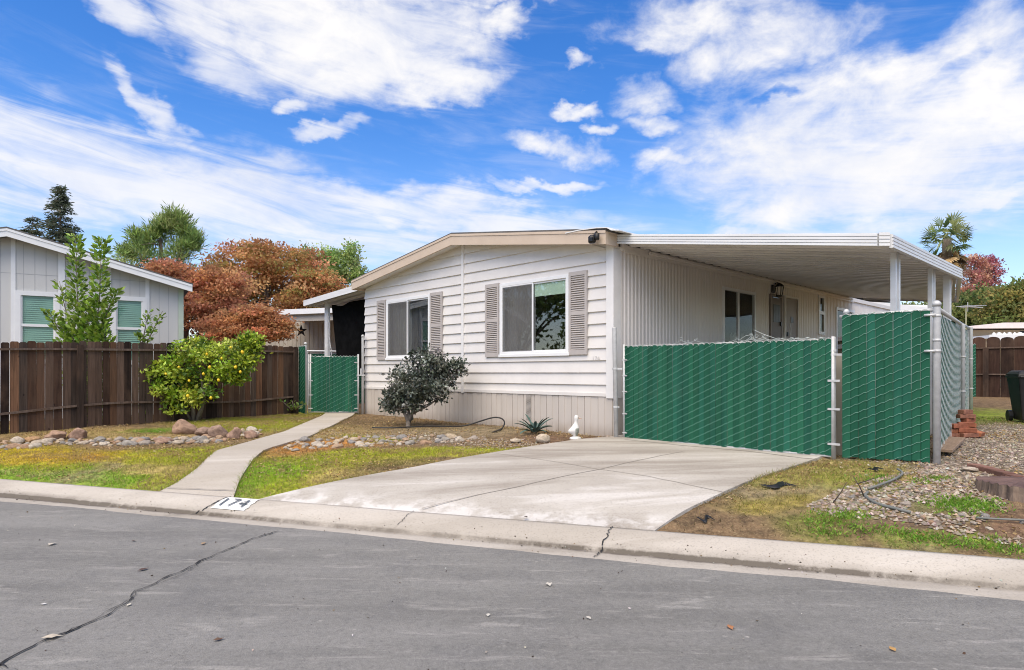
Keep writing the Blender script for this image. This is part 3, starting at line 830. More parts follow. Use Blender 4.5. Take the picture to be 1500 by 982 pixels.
# leaf litter on lawn and soil
def litter(n):
    s = R.uniform(.1, 7.5, n); t = R.uniform(-13, 7, n)
    k = smoothnoise(s, t, 1.3, 21) * .7 + smoothnoise(s, t, 4, 22) * .5 > .62
    s, t = s[k], t[k]; x, y = xy(s, t); k = free(x, y); s, t, x, y = s[k], t[k], x[k], y[k]; m = len(s)
    D = np.stack([R.normal(0, 1, m), R.normal(0, 1, m), R.normal(0, .18, m)], -1)
    return leaves(np.stack([x, y, zt(s, t) + R.uniform(.004, .028, m)], -1), D, R.uniform(.014, .04, m),
                  palette([(.42, .30, .13), (.33, .21, .09), (.50, .38, .18), (.20, .12, .06), (.46, .34, .20)], m), .55)
v, f, c = litter(60000)
tag(arr_mesh('leaf_litter', v, f, M['dry'], c), 'dry straw coloured leaf litter scattered over lawn and soil', kind='stuff')

# small crumbs and grit on the road and gutter
def crumbs():
    n = 900
    s = np.concatenate([R.uniform(-5, -.5, 450), R.normal(-.32, .06, 450)]); t = R.uniform(-9, 6, n)
    x, y = xy(s, t); z = np.array([kz(a) if a > -.55 else .016 for a in s])
    D = np.stack([R.normal(0, 1, n), R.normal(0, 1, n), R.normal(0, .25, n)], -1)
    return leaves(np.stack([x, y, z + .006], -1), D, R.uniform(.006, .022, n), palette([(.10, .07, .05), (.05, .04, .03), (.35, .32, .28), (.24, .17, .1), (.5, .47, .42)], n), .7)
v, f, c = crumbs()
tag(arr_mesh('road_debris', v, f, M['dry'], c), 'grit and crumbled leaf bits along the gutter and road', kind='stuff')

# single leaves lying on the road
lf = [((76, 798), .10, (.55, .50, .42)), ((76, 935), .10, (.60, .53, .42)), ((64, 886), .04, (.65, .63, .6)), ((298, 797), .07, (.40, .28, .17)), ((210, 835), .08, (.12, .08, .07)),
      ((189, 887), .05, (.62, .58, .48)), ((804, 857), .08, (.62, .58, .50)), ((1070, 920), .07, (.42, .20, .10)), ((1307, 952), .06, (.50, .30, .12)), ((320, 938), .06, (.16, .10, .07)),
      ((196, 793), .05, (.10, .07, .06)), ((715, 902), .05, (.60, .57, .5)), ((862, 906), .05, (.58, .54, .47)), ((770, 763), .06, (.08, .06, .05))]
LFL = ['pale curled leaf on the road nearest the left edge of the gutter', 'large cream leaf beside the long road crack', 'tiny white scrap of leaf on the road left of the crack', 'tan leaf on the asphalt just above the crack',
       'dark narrow leaf on the road above the middle of the crack', 'pale leaf lying right in the road crack', 'pale star shaped leaf on the road below the driveway', 'rust brown leaf on the road, centre right',
       'orange brown leaf lowest on the road to the right', 'small dark leaf on the road under the crack', 'blackish leaf on the road near the gutter left of the kerb number', 'pale leaf on the road below the driveway middle', 'pale leaf fragment on the road under the wide driveway end', 'blackish leaf on the pale driveway concrete']
for i, (((px, py), sz, c), lb) in enumerate(zip(lf, LFL)):
    p = gpr(px, py, .018) if py > 775 or px < 300 else gp(px, py) + Vector((0, 0, .03))
    a = random.uniform(0, 6.3); mb = MB()
    outline = [(.5, 0), (.22, .2), (.05, .28), (-.2, .2), (-.5, .03), (-.2, -.16), (.02, -.3), (.2, -.18)]
    vs = [(0, 0, .012 * sz / .08)] + [(u * math.cos(a) * sz - w * math.sin(a) * sz, u * math.sin(a) * sz + w * math.cos(a) * sz,
          .003 + .25 * sz * abs(w) + .08 * sz * random.random()) for u, w in outline]
    mb.add(vs, [(0, k, k % 8 + 1) for k in range(1, 9)])
    o = mb.build('fallen_leaf', M['dry'], cols=np.array([c] * 9)); o.location = p
    tag(o, lb, 'leaf', 'fallen leaves on the road')

# ================================================================== the house
house = thing('manufactured_house', 'long cream manufactured home with lap siding, taupe shutters and ribbed side wall', 'house', HC, HROT)
XL = -7.64                       # left end of the front wall
RX = (XL + 0.0) / 2              # ridge
LEN = 14.5
SILL = 1.125                     # bottom of the siding
wr0, wr1 = front(734.4, 460)[0], front(835.5, 460)[0]
wl0, wl1 = front(568, 480)[0], front(632, 480)[0]
WZ0, WZ1 = 1.815, 3.205
WINS = [(wr0, wr1), (wl0, wl1)]
def roof_z(x): return 3.63 + (abs(RX) - abs(x - RX)) * 0.143

# lap siding courses
mb = MB(); z = SILL; k = 0
CRS = .2025
def wall_span(z):
    """x range of the gable wall at height z."""
    if z <= roof_z(0): return XL, 0.0
    w = (roof_z(RX) - z) / .143
    return RX - w, RX + w
z = 1.297 - CRS
while z < roof_z(RX) - .02:
    za, zb = max(z, SILL), min(z + CRS, roof_z(RX) - .02)
    cuts = sorted({za, zb} | {q for q in (WZ0, WZ1) if za < q < zb})
    for c0, c1 in zip(cuts[:-1], cuts[1:]):
        mid = (c0 + c1) / 2
        iv = [(XL, RX - .035), (RX + .035, -.13)]
        if WZ0 < mid < WZ1:
            out = []
            for a, b in iv:
                for w0, w1 in WINS:
                    if a < w0 and w1 < b:
                        out.append((a, w0)); a = w1
                out.append((a, b))
            iv = out
        la, ra = wall_span(c0); lb, rb = wall_span(c1)
        f0, f1 = (c0 - z) / CRS, (c1 - z) / CRS
        y0, y1 = -.034 + .030 * f0, -.034 + .030 * f1
        for a, b in iv:
            A0, B0, A1, B1 = max(a, la), min(b, ra), max(a, lb), min(b, rb)
            if B0 - A0 < .005: continue
            B1 = max(B1, A1 + .001)
            mb.quad((A0, y0, c0), (B0, y0, c0), (B1, y1, c1), (A1, y1, c1))
            if abs(c0 - za) < 1e-6:
                mb.quad((A0, y0 + .032, c0), (B0, y0 + .032, c0), (B0, y0, c0), (A0, y0, c0))
                mb.quad((A0, y0 - .0001, c0), (B0, y0 - .0001, c0), (B0, y0 - .0015, c0 + .006), (A0, y0 - .0015, c0 + .006))
    z += CRS
random.seed(17)
for q in range(13):
    zc_ = 1.297 - CRS + q * CRS
    if zc_ > 3.3 or zc_ < SILL: continue
    for xj in ([-2.95 + .5 * math.sin(q * 2.3)] if q % 2 else [-5.1 + .5 * math.sin(q * 1.9), -.75]):
        if any(a - .4 < xj < b + .4 for a, b in WINS) and WZ0 - CRS < zc_ < WZ1: continue
        mb.quad((xj, -.0365, zc_), (xj + .035, -.0365, zc_), (xj + .035, -.0058, zc_ + CRS - .004), (xj, -.0058, zc_ + CRS - .004))
# solid backing wall, with openings
def wall_with_holes(mb, xa, xb, za, zb, holes, y, mi=0):
    xs = sorted({xa, xb} | {h[0] for h in holes} | {h[1] for h in holes})
    for a, b in zip(xs[:-1], xs[1:]):
        m = (a + b) / 2; hz = [(h[2], h[3]) for h in holes if h[0] < m < h[1]]
        z0 = za
        for p, q in sorted(hz): mb.quad((a, y, z0), (b, y, z0), (b, y, p), (a, y, p), mi); z0 = q
        mb.quad((a, y, z0), (b, y, z0), (b, y, zb), (a, y, zb), mi)
wall_with_holes(mb, XL, 0, .2, 3.6, [(a, b, WZ0, WZ1) for a, b in WINS], .0)
mb.add([(XL, 0, 3.6), (0, 0, 3.6), (0, 0, roof_z(0)), (RX, 0, roof_z(RX)), (XL, 0, roof_z(XL))], [(0, 1, 2, 3, 4)])
mb.quad((XL, 0, .2), (XL, LEN, .2), (XL, LEN, roof_z(0)), (XL, 0, roof_z(0)))
mb.quad((XL, LEN, .2), (0, LEN, .2), (0, LEN, 3.6), (XL, LEN, 3.6))
mb.build('front_wall', M['siding'], house)

# battens and corner boards
mb = MB()
mb.box(RX - .034, RX + .034, -.044, .0, SILL - .04, roof_z(RX) - .06)
mb.build('centre_batten', M['trimw'], house)
mb = MB()
mb.box(-.132, .016, -.046, -.001, SILL - .045, 3.62); mb.box(.002, .016, -.001, .15, SILL - .045, 3.56)
mb.build('corner_board', M['trimw'], house)
mb = MB()
mb.box(XL - .03, -.132, -.040, .0, SILL - .02, SILL + .035)
mb.build('base_trim', M['siding'], house)

# skirting: flat vertical panels with deep joints and a raised half
mb = MB(); x = -.03; pw = .292; i = 0
while x > XL:
    a = max(x - pw, XL)
    mb.box(a + .004, x - .004, -.018, .02, .25, SILL - .021)
    if a + .15 < x: mb.box(a + .012, a + .012 + .13, -.025, -.0175, .25, SILL - .024)
    x -= pw
mb.box(XL, 0, -.004, .018, .25, SILL - .025)
mb.build('skirting', M['skirt'], house)
vx = front(776, 600)[0]
mb = MB()
mb.box(vx - .075, vx + .055, -.0285, -.024, .62, SILL - .04)
for r_ in range(22):
    for c_ in range(6):
        mb.obox((vx - .06 + .021 * c_ + (.010 if r_ % 2 else 0), -.0292, .64 + .0205 * r_), (.006, 0, 0), (0, .0006, 0), (0, 0, .006), 1)
mb.build('skirting_vent', [M['skirt'], M['black']], house)

# ribbed side wall, openings cut out
SW = {}
def srect(px0, px1, pyt, pyb):
    y0, _ = side(px0, pyt); y1, _ = side(px1, pyt)
    _, z1 = side(px0, pyt); _, z0 = side(px0, pyb)
    return y0, y1, z0, z1
sl_y0, sl_z1 = side(1057.5, 420); sl_y1, _ = side(1105.5, 428)
sliding = (sl_y0, sl_y1, 1.15, sl_z1)
d1y0, d1z1 = side(1127, 431); d1y1, _ = side(1144, 434); door1 = (d1y0, d1y1, 1.10, d1z1)
d2y0, d2z1 = side(1147.5, 433); d2y1, _ = side(1167.5, 438); door2 = (d2y0, d2y1, 1.10, d2z1)
nw0, nz1 = side(1198, 431.5); nw1, _ = side(1207, 434); _, nz0 = side(1198, 490); narrow = (nw0, nw1, nz0, nz1)
fw0, fz1 = side(1223.5, 450); fw1, _ = side(1250, 455); farw = (fw0, fw1, 1.3, fz1)
holes = [sliding, narrow, farw]
mb = MB(); per = .105; y = .15
while y < LEN:
    for (ya, xa), (yb, xb) in zip([(0, .0), (.02, .011), (.05, .011), (.07, .0)], [(.02, .011), (.05, .011), (.07, .0), (per, .0)]):
        A, B = y + ya, y + yb; m = (A + B) / 2; z0 = SILL - .04
        hz = sorted((h[2], h[3]) for h in holes + [door1, door2] if h[0] - .01 < m < h[1] + .01)
        for p, q in hz + [(3.6, 3.6)]:
            if p > z0 + .001: mb.quad((xa, A, z0), (xb, B, z0), (xb, B, p), (xa, A, p))
            z0 = max(z0, q)
    y += per
mb.build('side_wall', M['corr'], house)
mb = MB(); mb.quad((-.012, 0, .2), (-.012, LEN, .2), (-.012, LEN, SILL), (-.012, 0, SILL))
y = 0
while y < LEN:
    mb.box(-.011, .004, y + .004, y + pw - .004, .2, SILL - .045); y += pw
mb.build('side_skirting', M['skirt'], house)
mb = MB(); mb.box(.0, .05, .15, LEN, 3.50, 3.60)
mb.box(.051, .058, .2, 11.0, 3.47, 3.52)
mb.build('eave_trim', M['corr'], house)

# roof
mb = MB()
xe = .085
for sgn in (0, 1):
    xa, xb = ((XL - xe, RX) if sgn == 0 else (RX, xe))
    za, zb = ((roof_z(XL) + .10, roof_z(RX) + .10) if sgn == 0 else (roof_z(RX) + .10, roof_z(0) + .10))
    mb.prism([(xa, za), (xb, zb), (xb, zb + .05), (xa, za + .05)], lambda u, v: (u, -.33, v), lambda u, v: (u, LEN + .2, v))
mb.build('roof', M['shingle'], house)
mb = MB()
def fz(x, top): return (roof_z(x) + .105 if top else roof_z(x) - .10)
for xa, xb in ((XL - xe, RX), (RX, xe)):
    xa_, xb_ = (max(min(xa, 0), XL), max(min(xb, 0), XL))
    mb.prism([(xa, fz(xa_, 0)), (xb, fz(xb_, 0)), (xb, fz(xb_, 1)), (xa, fz(xa_, 1))], lambda u, v: (u, -.34, v), lambda u, v: (u, -.30, v))
    mb.prism([(xa, fz(xa_, 1) - .03), (xb, fz(xb_, 1) - .03), (xb, fz(xb_, 1) + .012), (xa, fz(xa_, 1) + .012)], lambda u, v: (u, -.352, v), lambda u, v: (u, -.3405, v))
mb.build('gable_fascia', M['beige'], house)
mb = MB()
for xa, xb in ((XL - xe, RX), (RX, xe)):
    xa_, xb_ = (max(min(xa, 0), XL), max(min(xb, 0), XL))
    mb.quad((xa, -.30, fz(xa_, 0) + .05), (xb, -.30, fz(xb_, 0) + .05), (xb, -.0, fz(xb_, 0) + .05), (xa, -.0, fz(xa_, 0) + .05))
mb.build('soffit', M['trimw'], house)
mb = MB()
mb.box(xe - .04, xe + .001, -.30, -.005, fz(0, 0), fz(0, 1)); mb.build('eave_fascia', M['beige'], house); mb = MB(); mb.box(XL - xe - .001, XL - xe + .04, -.30, LEN, fz(0, 0), fz(0, 1))
mb.build('eave_fascia', M['beige'], house)
# loose white roofing edge over the right corner
mb = MB()
pts = [(-.75, .0), (-.45, .035), (-.1, .05), (.12, .03), (.2, -.02), (.36, -.05)]
for (xa, za), (xb, zb) in zip(pts[:-1], pts[1:]):
    b0 = 3.745
    mb.prism([(xa, b0 + za), (xb, b0 + zb), (xb, b0 + zb + .016), (xa, b0 + za + .016)], lambda u, v: (u, -.36, v + (-u * .10 if u < 0 else 0)), lambda u, v: (u, 1.2, v + (-u * .10 if u < 0 else 0)))
mb.build('roof_edge_cap', M['alum'], house)

# windows ----------------------------------------------------------------
def slider(parent, x0, x1, z0, z1, valance=False, curt=True):
    fr = MB(); w = .062
    for a in ((x0 - .001, x0 + w, z0, z1), (x1 - w, x1 + .001, z0, z1), (x0 + w, x1 - w, z1 - w, z1), (x0 + w, x1 - w, z0, z0 + w)):
        fr.box(a[0], a[1], -.052, .03, a[2], a[3])
    fr.box(x0 - .018, x1 + .018, -.066, -.051, z0 - .022, z0 + .03)
    o = fr.build('window', M['vinyl'], parent, bevel=.004)
    xm = (x0 + x1) / 2; s = .03
    mb = MB()
    for a, b, y in ((x0 + w, xm + .02, -.036), (xm - .02, x1 - w, -.012)):
        for q in ((a, a + s, z0 + w, z1 - w), (b - s, b, z0 + w, z1 - w), (a + s, b - s, z1 - w - s, z1 - w), (a + s, b - s, z0 + w, z0 + w + s)):
            mb.box(q[0], q[1], y - .012, y + .010, q[2], q[3])
    mb.build('sash', M['vinyl'], o)
    mb = MB(); mb.box(xm, x1 - w - s, -.014, -.010, z0 + w + s, z1 - w - s); mb.build('pane', M['glass'], o)
    mb = MB(); mb.box(x0 + w + s, xm - .01, -.034, -.030, z0 + w + s, z1 - w - s); mb.build('pane', M['glass'], o)
    mb = MB(); mb.box(x0 + w + s - .01, xm - .01, -.0495, -.0485, z0 + w + s - .01, z1 - w - s + .01); mb.build('insect_screen', M['screen'], o)
    if valance:
        mb = MB(); mb.box(xm + .02, x1 - w - .005, .004, .008, z1 - .32, z1 - .06); mb.tube([(xm + .02, .03, z1 - .09), (x1 - w - .005, .03, z1 - .09)], .02, 8)
        mb.build('roller_blind', M['greenblind'], o)
    if curt:
        mb = MB(); n = 40; xa, xb = x0 + .04, x0 + .86 * (xm - x0)
        vs = []
        for i in range(n + 1):
            x = xa + (xb - xa) * i / n; y = .13 + .025 * math.sin(i * 1.3) + .01 * math.sin(i * .5)
            vs += [(x, y, z0 - .05), (x, y, z1 - .02)]
        mb.add(vs, [(2 * i, 2 * i + 2, 2 * i + 3, 2 * i + 1) for i in range(n)])
        mb.build('curtain', M['curtain'], o)
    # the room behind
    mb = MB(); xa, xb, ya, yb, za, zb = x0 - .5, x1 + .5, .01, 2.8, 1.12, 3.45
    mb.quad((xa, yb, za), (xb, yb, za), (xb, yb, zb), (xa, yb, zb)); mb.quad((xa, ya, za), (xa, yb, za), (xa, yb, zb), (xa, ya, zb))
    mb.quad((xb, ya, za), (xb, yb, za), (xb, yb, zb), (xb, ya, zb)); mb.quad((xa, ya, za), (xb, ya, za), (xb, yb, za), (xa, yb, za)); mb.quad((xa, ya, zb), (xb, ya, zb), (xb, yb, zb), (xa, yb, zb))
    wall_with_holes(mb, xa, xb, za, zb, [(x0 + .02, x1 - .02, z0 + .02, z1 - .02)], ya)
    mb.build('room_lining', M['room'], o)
    return o
slider(house, wr0, wr1, WZ0, WZ1, True, True)
slider(house, wl0, wl1, WZ0, WZ1, False, True)

def shutter(parent, x0, x1, z0, z1):
    mb = MB(); w = .045; y0, y1 = -.06, -.027
    zm = z0 + (z1 - z0) * .5
    for q in ((x0, x0 + w, z0, z1), (x1 - w, x1, z0, z1), (x0 + w, x1 - w, z1 - .07, z1), (x0 + w, x1 - w, z0, z0 + .08), (x0 + w, x1 - w, zm - .035, zm + .035)):
        mb.box(q[0], q[1], y0, y1, q[2], q[3])
    mb.box(x0 + w, x1 - w, -.034, -.028, z0 + .05, z1 - .05)
    for a, b in ((z0 + .08, zm - .035), (zm + .035, z1 - .07)):
        n = int((b - a) / .036)
        for i in range(n):
            zc = a + (i + .5) * (b - a) / n
            mb.obox(((x0 + x1) / 2, -.046, zc), ((x1 - x0) / 2 - w, 0, 0), (0, .011, .012), (0, -.003, .0028))
    mb.build('shutter', M['shutter'], parent)
for px0, px1 in ((713.7, 733.4), (836.2, 862.5), (554.8, 567.4), (632.8, 650.2)):
    a, b = front(px0, 460)[0], front(px1, 460)[0]; shutter(house, a, b, WZ0 - .01, WZ1 + .02)

# pieces on the side wall: x is outward
def frame_y(parent, y0, y1, z0, z1, w, x0, x1, m, name):
    mb = MB()
    for q in ((y0, y0 + w, z0, z1), (y1 - w, y1, z0, z1), (y0 + w, y1 - w, z1 - w, z1), (y0 + w, y1 - w, z0, z0 + w)):
        mb.box(x0, x1, q[0], q[1], q[2], q[3])
    return mb.build(name, m, parent)
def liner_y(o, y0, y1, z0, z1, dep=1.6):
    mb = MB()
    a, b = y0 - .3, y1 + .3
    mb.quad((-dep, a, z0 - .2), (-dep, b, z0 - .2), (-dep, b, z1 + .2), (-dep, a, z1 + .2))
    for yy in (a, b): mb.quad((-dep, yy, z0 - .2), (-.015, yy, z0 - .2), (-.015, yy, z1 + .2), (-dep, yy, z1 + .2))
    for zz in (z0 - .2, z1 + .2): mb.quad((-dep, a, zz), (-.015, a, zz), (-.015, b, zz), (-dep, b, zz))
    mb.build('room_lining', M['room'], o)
y0, y1, z0, z1 = sliding
o = frame_y(house, y0, y1, z0, z1, .06, -.03, .035, M['vinyl'], 'sliding_door')
ym = (y0 + y1) / 2 - .05
mb = MB(); mb.box(-.02, .024, ym - .03, ym + .03, z0 + .06, z1 - .06); mb.build('sash', M['vinyl'], o)
for a, b in ((y0 + .06, ym - .03), (ym + .03, y1 - .06)):
    mb = MB(); mb.box(.0, .005, a, b, z0 + .06, z1 - .06); mb.build('pane', M['glass2'], o)
mb = MB()
for a, b in ((ym + .05, ym + .48), (ym + .55, y1 - .12)):
    n = 14
    vs = []
    for i in range(n + 1):
        y = a + (b - a) * i / n; x = -.2 + .03 * math.sin(i * 1.7); vs += [(x, y, z0), (x, y, z0 + 1.15 + .05 * math.sin(i))]
    mb.add(vs, [(2 * i, 2 * i + 2, 2 * i + 3, 2 * i + 1) for i in range(n)])
mb.build('hung_cloth', M['interior'], o)
liner_y(o, y0, y1, z0, z1)
y0, y1, z0, z1 = door1
mb = MB(); mb.box(-.02, .03, y0 + .06, y1 - .05, z0, z1 - .06); o = mb.build('entry_door', M['doorp'], house)
frame_y(house, y0, y1, z0, z1 + .01, .055, -.02, .04, M['doorw'], 'door_frame')
mb = MB()
dw = (y1 - y0 - .11)
for i in range(3):
    yc = y0 + .06 + dw * (.28 + .24 * i); mb.box(.0301, .034, yc - .055, yc + .055, z1 - .62, z1 - .22)
mb.build('door_light', M['black'], o)
mb = MB(); mb.lathe([(.02, 0), (.03, .02), (.025, .05), (.0, .06)], 10, (.03, 0, 0)); 
hb = MB(); hb.box(.031, .06, y1 - .13, y1 - .09, z1 - .70, z1 - .60); hb.build('door_handle', M['lamp'], o)
y0, y1, z0, z1 = door2
mb = MB(); mb.box(-.02, .025, y0 + .05, y1 - .05, z0, z1 - .05); o = mb.build('storm_door', M['doorw'], house)
frame_y(house, y0, y1, z0, z1, .045, -.02, .05, M['trimw'], 'door_frame')
mb = MB(); mb.box(.0255, .03, y0 + .35, y1 - .28, z1 - .62, z1 - .48); mb.build('door_light', M['black'], o)
mb = MB(); mb.box(.0255, .033, y0 + .35, y1 - .45, z1 - 1.45, z1 - .64); mb.build('notice_panel', M['vinyl'], o)
mb = MB(); mb.box(.0255, .03, y1 - .44, y1 - .2, z1 - 1.45, z1 - .95); mb.build('door_screen', M['black'], o)
hb = MB(); hb.box(.026, .06, y0 + .1, y0 + .17, z1 - .95, z1 - .85); hb.build('deadbolt', M['lamp'], o); hb = MB(); hb.box(.026, .07, y0 + .1, y0 + .28, z1 - 1.22, z1 - 1.17); hb.build('door_handle', M['lamp'], o)
y0, y1, z0, z1 = narrow
o = frame_y(house, y0, y1, z0, z1, .075, -.02, .035, M['vinyl'], 'window')
zm = (z0 + z1) / 2 + .05
mb = MB(); mb.box(-.01, .03, y0 + .075, y1 - .075, zm - .04, zm + .04); mb.build('sash', M['vinyl'], o)
mb = MB(); mb.box(.0, .006, y0 + .07, y1 - .07, z0 + .07, z1 - .07); mb.build('pane', M['glass2'], o)
liner_y(o, y0, y1, z0, z1, .8)
y0, y1, z0, z1 = farw
o = frame_y(house, y0, y1, z0, z1, .075, -.02, .035, M['vinyl'], 'window')
mb = MB(); mb.box(.0, .006, y0 + .07, y1 - .07, z0 + .07, z1 - .07); mb.build('pane', M['glass2'], o)
liner_y(o, y0, y1, z0, z1, .8)

# lantern between the doors
ly, lz = side(1139, 422, .12)
lan = MB()
lan.lathe([(.055, -.012), (.055, .012)], 12, (0, 0, 0)); 
lan = MB(); lan.box(.011, .03, ly - .07, ly + .07, lz - .10, lz + .10)
lan.tube([(.03, ly, lz + .06), (.10, ly, lz + .12), (.16, ly, lz + .10), (.16, ly, lz + .06)], .014, 8)
lan.lathe([(.02, .13), (.06, .10), (.11, .05), (.10, .045)], 8, (.16, ly, lz - .02))
for a in range(4):
    q = PI / 4 + a * PI / 2
    lan.bar((.16 + .095 * math.cos(q), ly + .095 * math.sin(q), lz + .03), (.16 + .065 * math.cos(q), ly + .065 * math.sin(q), lz - .17), .014, .014)
lan.lathe([(.07, -.20), (.075, -.17), (.06, -.165)], 8, (.16, ly, lz))
lo = lan.build('wall_lantern', M['lamp'], house)
lg = MB(); lg.lathe([(.058, -.165), (.085, .03)], 8, (.16, ly, lz)); lg.build('lantern_glass', M['glass'], lo)

# flood light / camera under the gable edge
fx, fzz = front(874, 349, -.36)
fl = MB(); fl.tube([(fx, -.36, fzz + .10), (fx + .01, -.42, fzz + .06), (fx, -.43, fzz + .02)], .016, 8)
fl.lathe([(.045, -.07), (.062, -.05), (.062, .03), (.03, .06)], 12, (fx - .03, -.44, fzz - .02)); fl.lathe([(.03, -.05), (.042, -.03), (.042, .05), (.02, .06)], 10, (fx + .06, -.43, fzz + .0))
fo = fl.build('flood_light', M['lamp'], house, smooth=True)
ml = MB(); ml.obox((fx + .0, -.50, fzz - .04), (.028, 0, 0), (0, .008, 0), (0, 0, .028)); ml.build('lens', M['black'], fo)

def text_mesh(body, size, fn, name, m, parent=None):
    """Letters mapped to a surface: fn takes the letter plane's x and y."""
    cu = bpy.data.curves.new(name, 'FONT'); cu.body = body; cu.size = size; cu.resolution_u = 3; cu.align_x = 'CENTER'; cu.space_character = 1.2 if size > .15 else 1.0
    ob = bpy.data.objects.new(name, cu); COL.objects.link(ob)
    dg = bpy.context.evaluated_depsgraph_get(); me = bpy.data.meshes.new_from_object(ob.evaluated_get(dg))
    bpy.data.objects.remove(ob)
    for v in me.vertices: v.co = fn(v.co.x, v.co.y)
    me.materials.clear(); me.materials.append(m)
    o = bpy.data.objects.new(name, me); COL.objects.link(o)
    if parent: o.parent = parent
    return o
nx, nz = front(875, 527)
text_mesh('174', .11, lambda x, y: Vector((nx + x, -.0425, nz + y - .02)), 'house_number', mat('pale_number_sticker', (.62, .60, .58), (.52, .5, .48), 8, .4), house)

# number painted on the kerb
sgn = thing('kerb_number', 'white painted kerb panel with worn dark number 174', 'house number', (0, 0, 0))
pA = st(*gpr(306, 741, .09)[:2])[1]; pB = st(*gpr(363, 743, .09)[:2])[1]
vs = []
for i in range(9):
    for j in range(9):
        s = -.015 - .235 * i / 8; t = pA + (pB - pA) * j / 8 + .008 * math.sin(i * 2.1 + j)
        x, y = xy(s, t); vs.append((x, y, kz(s) + .008))
arr_mesh('paint_panel', vs, [(i * 9 + j, i * 9 + j + 1, i * 9 + j + 10, i * 9 + j + 9) for i in range(8) for j in range(8)], M['paintw'], parent=sgn)
pm = (pA + pB) / 2
def kmap(x, y):
    s = -.212 + y * 1.0; t = pm - .01 + x * 1.1
    a, b = xy(s, t); return Vector((a, b, kz(s) + .022))
text_mesh('174', .20, kmap, 'digits', M['digit'], sgn)

# ================================================================== carport
car = thing('carport', 'white aluminium carport roof with three posts over the driveway', 'carport', HC, HROT)
CXo = 3.976
ytab = [(0, 3.90), (3.61, 3.90), (9.6, 2.70), (10.8, .35)]
def cxm(y): return float(np.interp(y, [p[0] for p in ytab], [p[1] for p in ytab]))
def cz(x): return 3.60 - .150 * x
mb = MB(); y = .05; per = .305
prof = [(0, 0), (.07, 0), (.09, .05), (.27, .05), (.285, .0), (per, 0)]
while y < 10.7:
    for (a, za), (b, zb) in zip(prof[:-1], prof[1:]):
        A, B = y + a, y + b; xa, xb = cxm(A), cxm(B)
        mb.quad((.06, A, cz(.06) + za), (.06, B, cz(.06) + zb), (xb, B, cz(xb) + zb), (xa, A, cz(xa) + za))
    y += per
mb.build('ceiling_panels', M['ceil'], car)
mb = MB()
poly = [(.06, .0), (3.94, .0), (3.94, 3.6), (2.72, 9.6), (.35, 10.85), (.06, 10.85)]
mb.prism([(p[0], p[1]) for p in poly], lambda u, v: (u, v, cz(u) + .05), lambda u, v: (u, v, cz(u) + .11))
mb.build('roof_sheet', M['alum'], car)
def stepped(mb, a, b, z0a, z0b, h, out, n=4):
    """Fascia with rolled horizontal ribs; a,b in plan, out = outward normal."""
    a, b, out = Vector((*a, 0)), Vector((*b, 0)), Vector((*out, 0)).normalized()
    prof = [(0, 0), (.03, 0)]
    for i in range(n):
        q = h * i / n; prof += [(.045, q + h / n * .08), (.045, q + h / n * .78), (.028, q + h / n * .84), (.028, q + h / n * .98)]
    prof += [(.03, h), (-.02, h)]
    vs = [a + out * o + Vector((0, 0, z0a + z)) for o, z in prof] + [b + out * o + Vector((0, 0, z0b + z)) for o, z in prof]
    m = len(prof)
    mb.add(vs, [(i, i + 1, m + i + 1, m + i) for i in range(m - 1)] + [tuple(range(m)), tuple(range(m, 2 * m))])
mb = MB(); stepped(mb, (.09, .0), (CXo - .1, .0), 3.575, 3.00, .155, (0, -1)); mb.build('front_fascia', M['alum'], car)
mb = MB(); stepped(mb, (CXo - .098, .0), (CXo - .0, .06), 2.998, 2.992, .165, (.5, -1)); stepped(mb, (CXo, .06), (CXo, 3.61), 2.975, 2.965, .165, (1, 0)); mb.build('side_fascia', M['alum'], car)
mb = MB(); stepped(mb, (CXo - .01, 3.62), (2.75, 9.6), 2.985, 3.15, .15, (1, .2)); stepped(mb, (2.74, 9.62), (.35, 10.86), 3.155, 3.51, .15, (.4, 1)); mb.build('rear_fascia', M['alum'], car)
mb = MB(); stepped(mb, (.06, .9), (.06, 10.8), 3.52, 3.52, .05, (1, 0), 1); mb.build('wall_flashing', M['corr'], car)
PX = 3.84
def post(py, w, scroll):
    mb = MB(); zt_ = cz(PX) - .0; p = h2w(PX, py); zb = zg(p.x, p.y) - .1
    if scroll:
        for o in (-w / 2, w / 2):
            mb.box(PX - .03, PX + .03, py + o - .028, py + o + .028, zb, zt_)
        mb.box(PX - .008, PX + .008, py - w / 2 + .03, py - w / 2 + .055, zb, zt_)
        for k in range(5):
            zc = zt_ - .45 - k * .42
            pts = [(PX, py + (w / 2 - .035) * math.sin(q), zc + .15 * math.cos(q) * (1 if q < PI else .8)) for q in np.linspace(.3, 2.9, 9)]
            mb.tube(pts, .008, 6)
    else:
        mb.box(PX - .045, PX + .045, py - w / 2, py + w / 2, zb, zt_)
        mb.box(PX - .05, PX + .05, py - .008, py + .008, zb, zt_)
    mb.build('post', M['alum'], car)
post(.81, .15, True); post(2.57, .12, True); post(3.50, .11, False)
mb = MB(); mb.tube([(CXo - .09, 3.58, 2.98), (CXo - .14, 3.62, 2.7), (CXo - .16, 3.62, 2.5)], .02, 8); mb.build('downspout', M['beige'], car)

